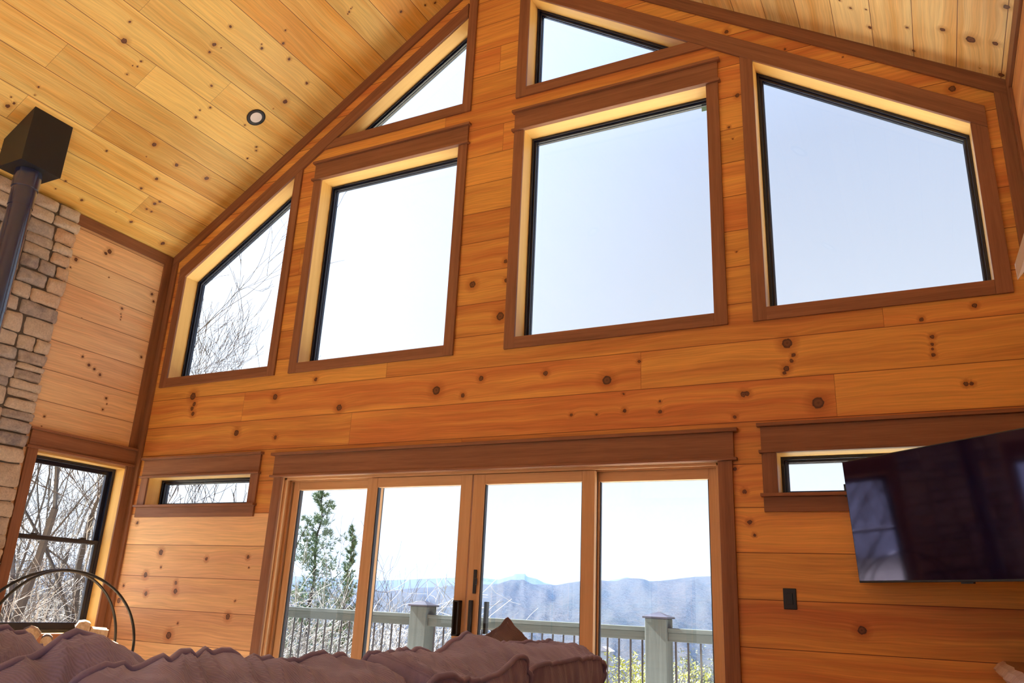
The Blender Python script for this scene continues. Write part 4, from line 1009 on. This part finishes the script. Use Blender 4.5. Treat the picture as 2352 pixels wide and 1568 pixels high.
TWMIN = .0048
def branchy(mb, p, d, ln, rad, lv, rg, spread=.55, kids=(2, 4), gravity=.0, shrink=.68, seg=4, upb=.18, tips=None, wig=.16):
    rad = max(rad, TWMIN); pts = [p.copy()]; rr_ = [rad]; q = p.copy(); dd = d.copy(); step = ln/seg
    for i in range(seg):
        dd = (dd + Vector((rg.gauss(0, wig), rg.gauss(0, wig), rg.gauss(0, wig)+upb*.3-gravity))).normalized()
        q = q + dd*step; pts.append(q.copy()); rr_.append(max(rad*(1-(.45 if lv > 0 else .8)*(i+1)/seg), TWMIN*.75))
    mb.tube(pts, rr_, 5 if rad > .04 else 3, cap=False)
    if lv <= 0:
        if tips is not None: tips.append((q, dd))
        return
    n = rg.randint(*kids)
    for i in range(n):
        t_ = rg.uniform(.35, 1.) if i else 1.
        k = min(seg-1, int(t_*seg)); o = pts[k].lerp(pts[k+1], t_*seg-k)
        ax = Vector((rg.gauss(0, 1), rg.gauss(0, 1), rg.gauss(0, 1))).cross(dd).normalized()
        nd = (Matrix.Rotation(rg.uniform(.5, 1.25)*spread*(1 if i else .4), 3, ax) @ dd + Vector((0, 0, upb))).normalized()
        branchy(mb, o, nd, ln*rg.uniform(shrink-.12, shrink+.12), rr_[k]*rg.uniform(.5, .68), lv-1, rg, spread, kids, gravity, shrink, seg, upb, tips, wig)

def bare_tree(r, az, h, seed, label, mat='twig', lv=5, rad=None, lean=(0, 0), group='bare trees beyond the windows', spread=.66, name='bare_tree', kids=(2, 4), trunk=.40):
    rg = random.Random(seed); p = gpos(r, az); mb = MB()
    d = Vector((lean[0], lean[1], 1)).normalized()
    branchy(mb, p, d, h*trunk, rad or h*.0075, lv, rg, spread, kids, 0, .70, 6, .16, None, .12)
    return mb.obj(name, M[mat], fix=False, label=label, cat='tree', group=group)
def shrub(r, az, h, w, seed, label, mat='twig_pale', n=14, lv=3, group='bare shrubs below the deck', base=None):
    rg = random.Random(seed); p = gpos(r, az); mb = MB()
    if base is not None: p.z = base
    for i in range(n):
        a = rg.uniform(0, 2*math.pi); e = rg.uniform(.1, .75)
        d = Vector((math.cos(a)*e, math.sin(a)*e, 1)).normalized()
        branchy(mb, p+Vector((math.cos(a), math.sin(a), 0))*rg.uniform(0, w*.35), d, h*rg.uniform(.32, .5), .016+.002*h, lv, rg, .95, (3, 4), .0, .72, 4, .04, None, .22)
    return mb.obj('shrub', M[mat], fix=False, label=label, cat='shrub', group=group)

def leafy(name, r, az, h, w, seed, label, mat, ncl=900, size=.05, cat='shrub', group=None, base=None, bark='twig'):
    """an evergreen bush: stems plus clustered small leaves"""
    rg = random.Random(seed); p = gpos(r, az)
    if base is not None: p.z = base
    root = empty(name, p, label=label, cat=cat, group=group)
    mb = MB(); tips = []
    for i in range(9):
        a = rg.uniform(0, 2*math.pi); e = rg.uniform(.05, .5)*w/h*2
        branchy(mb, p.copy(), Vector((math.cos(a)*e, math.sin(a)*e, 1)).normalized(), h*.42, .02+.004*h, 3, rg, .8, (3, 4), .0, .66, 4, .1, tips, .15)
    mb.obj('stems', M[bark], root, fix=False)
    lf = MB()
    for i in range(ncl):
        c = rg.choice(tips)[0] + Vector((rg.gauss(0, 1), rg.gauss(0, 1), rg.gauss(0, 1)))*h*.035
        for k in range(5):
            u = Vector((rg.gauss(0, 1), rg.gauss(0, 1), rg.gauss(0, 1))).normalized(); w_ = u.cross(Vector((rg.gauss(0, 1), rg.gauss(0, 1), rg.gauss(0, 1)))).normalized()
            o = c+Vector((rg.gauss(0, 1), rg.gauss(0, 1), rg.gauss(0, 1)))*size*1.2
            lf.add([o, o+u*size+w_*size*.35, o+u*size*2, o+u*size-w_*size*.35], [(0, 1, 2, 3)])
    lf.obj('foliage', M[mat], root, fix=False); return root

def conifer(r, az, top_tan, w, seed, label, name='pine_tree', dens=1., mat='needles', lowest=.25, cat='tree', group=None, gap=.2):
    rg = random.Random(seed); p = gpos(r, az); H = CAM.z + r*top_tan - p.z
    root = empty(name, p, label=label, cat=cat, group=group)
    mb = MB(); lf = MB(); N_ = 16; lean_ = rg.uniform(-.02, .02)
    tr = [p + Vector((lean_*H*(i/N_)**1.5 + .05*rg.gauss(0, 1), .05*rg.gauss(0, 1), H*i/N_)) for i in range(N_+1)]
    mb.tube(tr, [.012*H*(1-.93*i/N_)+.006 for i in range(N_+1)], 7, cap=False)
    nb = int(15*H*dens**.5/1.5)
    for b in range(nb):
        t_ = lowest + (1-lowest)*(b+rg.random())/nb; k = min(N_-1, int(t_*N_)); o = tr[k].lerp(tr[k+1], t_*N_-k)
        prof = min(1., (1-t_)*2.1+.10)*(.45+.75*rg.random()); ln = w*prof
        a = rg.uniform(0, 2*math.pi); d = Vector((math.cos(a), math.sin(a), rg.uniform(-.05, .45)+.5*t_)).normalized()
        pts = [o]; q = o.copy(); dd = d.copy()
        for i in range(5):
            dd = (dd+Vector((rg.gauss(0, .1), rg.gauss(0, .1), .08+rg.gauss(0, .05)))).normalized(); q = q+dd*ln/5; pts.append(q.copy())
        mb.tube(pts, [.018*(1-.15*i)*(.4+ln*.35) for i in range(6)], 3, cap=False)
        for c_ in range(int((5+ln*8)*dens)):
            s_ = rg.uniform(.25, 1.)*5; i = min(4, int(s_)); c = pts[i].lerp(pts[i+1], s_-i) + Vector((rg.gauss(0, 1), rg.gauss(0, 1), rg.gauss(0, .6)))*ln*.13
            for k_ in range(9):
                u = (Vector((rg.gauss(0, 1), rg.gauss(0, 1), rg.gauss(.4, .8)))+dd*.8).normalized(); w_ = u.cross(Vector((rg.gauss(0, 1), rg.gauss(0, 1), rg.gauss(0, 1)))).normalized(); L_ = .085+.05*rg.random()
                L_ *= (r/35)**.4
                lf.add([c-w_*.012, c+w_*.012, c+u*L_*1.5+w_*.004], [(0, 1, 2)])
    mb.obj('trunk', M['twig_dark'], root, fix=False); lf.obj('foliage', M[mat], root, fix=False); return root

conifer(30, -40.6, .124, 1.55, 5, 'tall blue green pine behind the far left door panel', dens=1.6, lowest=.1)
conifer(31, -38.2, .078, .75, 9, 'slim blue green pine just right of the tall pine', dens=1.3, lowest=.3)

# left side window and the raked window above it
TG = 'bare trees seen through the left windows'
for i, (r, az, h, sd_, ln_, lb, m_, lv_) in enumerate((
    (13, -57.3, 11.5, 101, (.10, .1), 'bare tree with a forked trunk in the left half of the tall side window', 'twig', 6),
    (17, -54.9, 12.5, 102, (-.12, .05), 'bare tree standing in the right half of the tall side window', 'twig', 6),
    (15, -59.5, 9., 103, (.05, .1), 'bare tree at the left edge of the tall side window', 'twig', 6),
    (24, -56.2, 12., 104, (.0, .0), 'bare tree standing behind the forked one', 'twig', 5),
    (28, -53.8, 11., 105, (.04, .0), 'thin bare tree near the right black sash', 'twig_pale', 5),
    (17, -51.5, 9.5, 141, (-.03, .0), 'bare tree whose crown shows in the far left raked window', 'twig', 7),
    (15, -51, 8.5, 126, (.0, .0), 'bare tree whose top twigs show low in the raked window', 'twig', 7),
    (12, -50, 6.4, 106, (.05, .0), 'bare tree with branches crossing the small strip window', 'twig_dark', 6),
    (12, -60.8, 7, 109, (.0, .0), 'bare tree just outside the stone chimney', 'twig', 5),
    (14, -67, 11, 112, (.0, .0), 'bare tree beyond the second side window', 'twig', 5),
    (18, -73, 12, 113, (.0, .0), 'bare tree further along beyond the second side window', 'twig', 5),
    (15, -79, 11, 114, (.0, .0), 'bare tree beside the house, outside the picture at the left', 'twig', 5),
    (33, -58, 13, 110, (.0, .0), 'far bare tree in the woods at the left', 'twig_pale', 5),
    (36, -55, 12, 111, (.0, .0), 'slender far bare tree in the woods at the left', 'twig_pale', 5))):
    bare_tree(r, az, h, sd_, lb, m_, lv=lv_, lean=ln_, group=TG, kids=(2, 3) if lv_ >= 6 else (3, 4))
for i, (r, az, h) in enumerate(((12.5, -58.0, 4.1), (12, -55.5, 4.4), (14, -57, 5.), (16, -54, 5.2), (18, -59, 5.8), (20, -56, 6.2), (24, -54.5, 6.6), (25, -58, 7.), (30, -56.5, 7.5), (32, -53.5, 7.5))):
    shrub(r, az, h, h, 200+i, 'tangled bare shrub behind the tall side window, %s row, towards the %s' % (('front', 'second', 'third', 'fourth', 'back')[i//2], ('left' if az < -56.6 else 'right') + ('', ', paler')[i % 2 == 0]), n=20, group='bare shrubs behind the tall side window', mat=('twig_pale', 'twig')[i % 2])
# shrubs and small trees behind the two left door panels
sh = [(11, -41.5, 3.1, 'twig_pale'), (12, -39.5, 3.2, 'twig_pale'), (11.5, -37.6, 3.2, 'twig_pale'), (13, -36., 2.9, 'twig_red'), (15, -40.5, 4.2, 'twig_pale'), (16, -38.3, 4.6, 'twig_pale'), (14, -35.2, 2.9, 'twig_pale'), (17, -36.7, 4.7, 'twig'), (18, -34.4, 3.6, 'twig_pale'), (21, -39.3, 5.6, 'twig_pale'), (23, -36.5, 5.2, 'twig_pale')]
ORDN = ('first', 'second', 'third', 'fourth', 'fifth', 'sixth', 'seventh', 'eighth', 'ninth', 'tenth', 'eleventh')
for i, (r, az, h, m_) in enumerate(sh):
    shrub(r, az, h*.95, h*.8, 300+i, 'tangled bare shrub behind the deck railing, %s from the left of the picture' % ORDN[sorted(range(len(sh)), key=lambda q: sh[q][1]).index(i)], m_, n=18, lv=3, group='bare shrubs behind the deck railing')
bare_tree(20, -34.3, 5.9, 402, 'small bare tree with an upright fork above the left deck post', 'twig', lv=4, group='small bare trees below the deck', spread=.7)
bare_tree(19, -37.4, 5.6, 403, 'small bare tree behind the stile of the left sliding panel', 'twig_pale', lv=4, group='small bare trees below the deck')
bare_tree(18, -32.6, 4.6, 404, 'small leaning bare tree over the left deck post', 'twig_pale', lv=4, lean=(.3, 0), group='small bare trees below the deck')
leafy('evergreen_shrub', 13, -41., 1.9, 1.1, 501, 'olive evergreen bush at the foot of the tall pine', 'leaf_olive', 500, .04, group='evergreen bushes')
leafy('evergreen_shrub', 15, -33.4, 2.2, 1.2, 502, 'olive evergreen bush under the left deck post cap', 'leaf_olive', 500, .04, group='evergreen bushes')
def top_at(r, tan_): return CAM.z + r*tan_
for i, (r, az, tt, h, lb, m_) in enumerate(((16, -19.9, -.052, 2.2, 'yellow green bush between the sofa and the right deck post', 'leaf_yellow'),
        (17, -15.2, -.060, 2.4, 'yellow green bush right of the right deck post', 'leaf_yellow'), (22, -16.6, -.046, 2.8, 'pale yellow green bush close behind the right deck post', 'leaf_yellow'),
        (24, -13.9, -.040, 3.0, 'olive bush at the right end of the door glass', 'leaf_olive'))):
    leafy('evergreen_shrub', r, az, h, h*.55, 520+i, lb, m_, 1100, .035, base=top_at(r, tt)-h*1.02, group='evergreen bushes')

# mid distance conifers and bare trees on the slope below the deck
rg = random.Random(77)
proto = None
k_ = 0
for i in range(46):
    r = rg.uniform(60, 260); az = rg.uniform(-30, -12)
    base = gpos(r, az)
    H = rg.uniform(7, 14)
    if proto is None:
        src = conifer(60, -21, (gpos(60, -21).z+10-CAM.z)/60, 2.6, 606, 'small green conifer on the slope below the deck', name='conifer', dens=.8, lowest=.08, group='conifers on the slope below the deck')
        src_children = list(src.children); proto = src; continue
    o = proto.copy(); COL.objects.link(o)
    for c in src_children:
        d = c.copy(); COL.objects.link(d); d.parent = o
    o.location = base - Vector((0, 0, rg.uniform(0, 2))); s_ = H/10; o.scale = (s_*rg.uniform(.8, 1.2), s_*rg.uniform(.8, 1.2), s_); o.rotation_euler = (0, 0, rg.uniform(0, 6.3))
# the wood on the valley side: nobody could count it
M['forest'] = leafmat('winter forest', (.018, .028, .020), (.065, .058, .048))
mb = MB(); rg = random.Random(5)
for i in range(5200):
    r = 285*(3.6**rg.random()); az = rg.uniform(-48, -8)
    p = gpos(r, az) if r < 800 else Vector((CAM.x+r*math.sin(R(az)), CAM.y+r*math.cos(R(az)), ground(r, az)))
    h = rg.uniform(7, 14); w = h*rg.uniform(.22, .4); a0_ = rg.uniform(0, 6)
    ring_ = [(p + Vector((math.cos(a0_+j*1.2566)*w, math.sin(a0_+j*1.2566)*w, h*.3*rg.uniform(.7, 1.3)))) for j in range(5)]
    up2 = [(p + Vector((math.cos(a0_+j*1.2566+.6)*w*.6, math.sin(a0_+j*1.2566+.6)*w*.6, h*.68*rg.uniform(.85, 1.15)))) for j in range(5)]
    mb.add(ring_+up2+[p, p+Vector((0, 0, h))], [(j, (j+1) % 5, 5+j) for j in range(5)]+[((j+1) % 5, 5+(j+1) % 5, 5+j) for j in range(5)]+[(5+j, 5+(j+1) % 5, 11) for j in range(5)]+[(10, (j+1) % 5, j) for j in range(5)])
mb.obj('forest', M['forest'], fix=False, label='wooded valley side far below the deck', kind='stuff', cat='forest')
# a pale house in the valley, seen between the balusters
hp = gpos(620, -20.7); hb = empty('house', hp, label='tiny pale house in the valley between the railing balusters', cat='house')
M['pale'] = plain('pale siding', (.7, .68, .66), .8); M['roofing'] = plain('grey roofing', (.35, .33, .36), .8)
zb = CAM.z - 620*.047
MB().box((hp.x-5, hp.y-4, zb-14), (hp.x+5, hp.y+4, zb)).obj('walls', M['pale'], hb)
MB().prism([(hp.x-6, zb), (hp.x+6, zb), (hp.x, zb+3)], hp.y-5, hp.y+5).obj('roof', M['roofing'], hb)
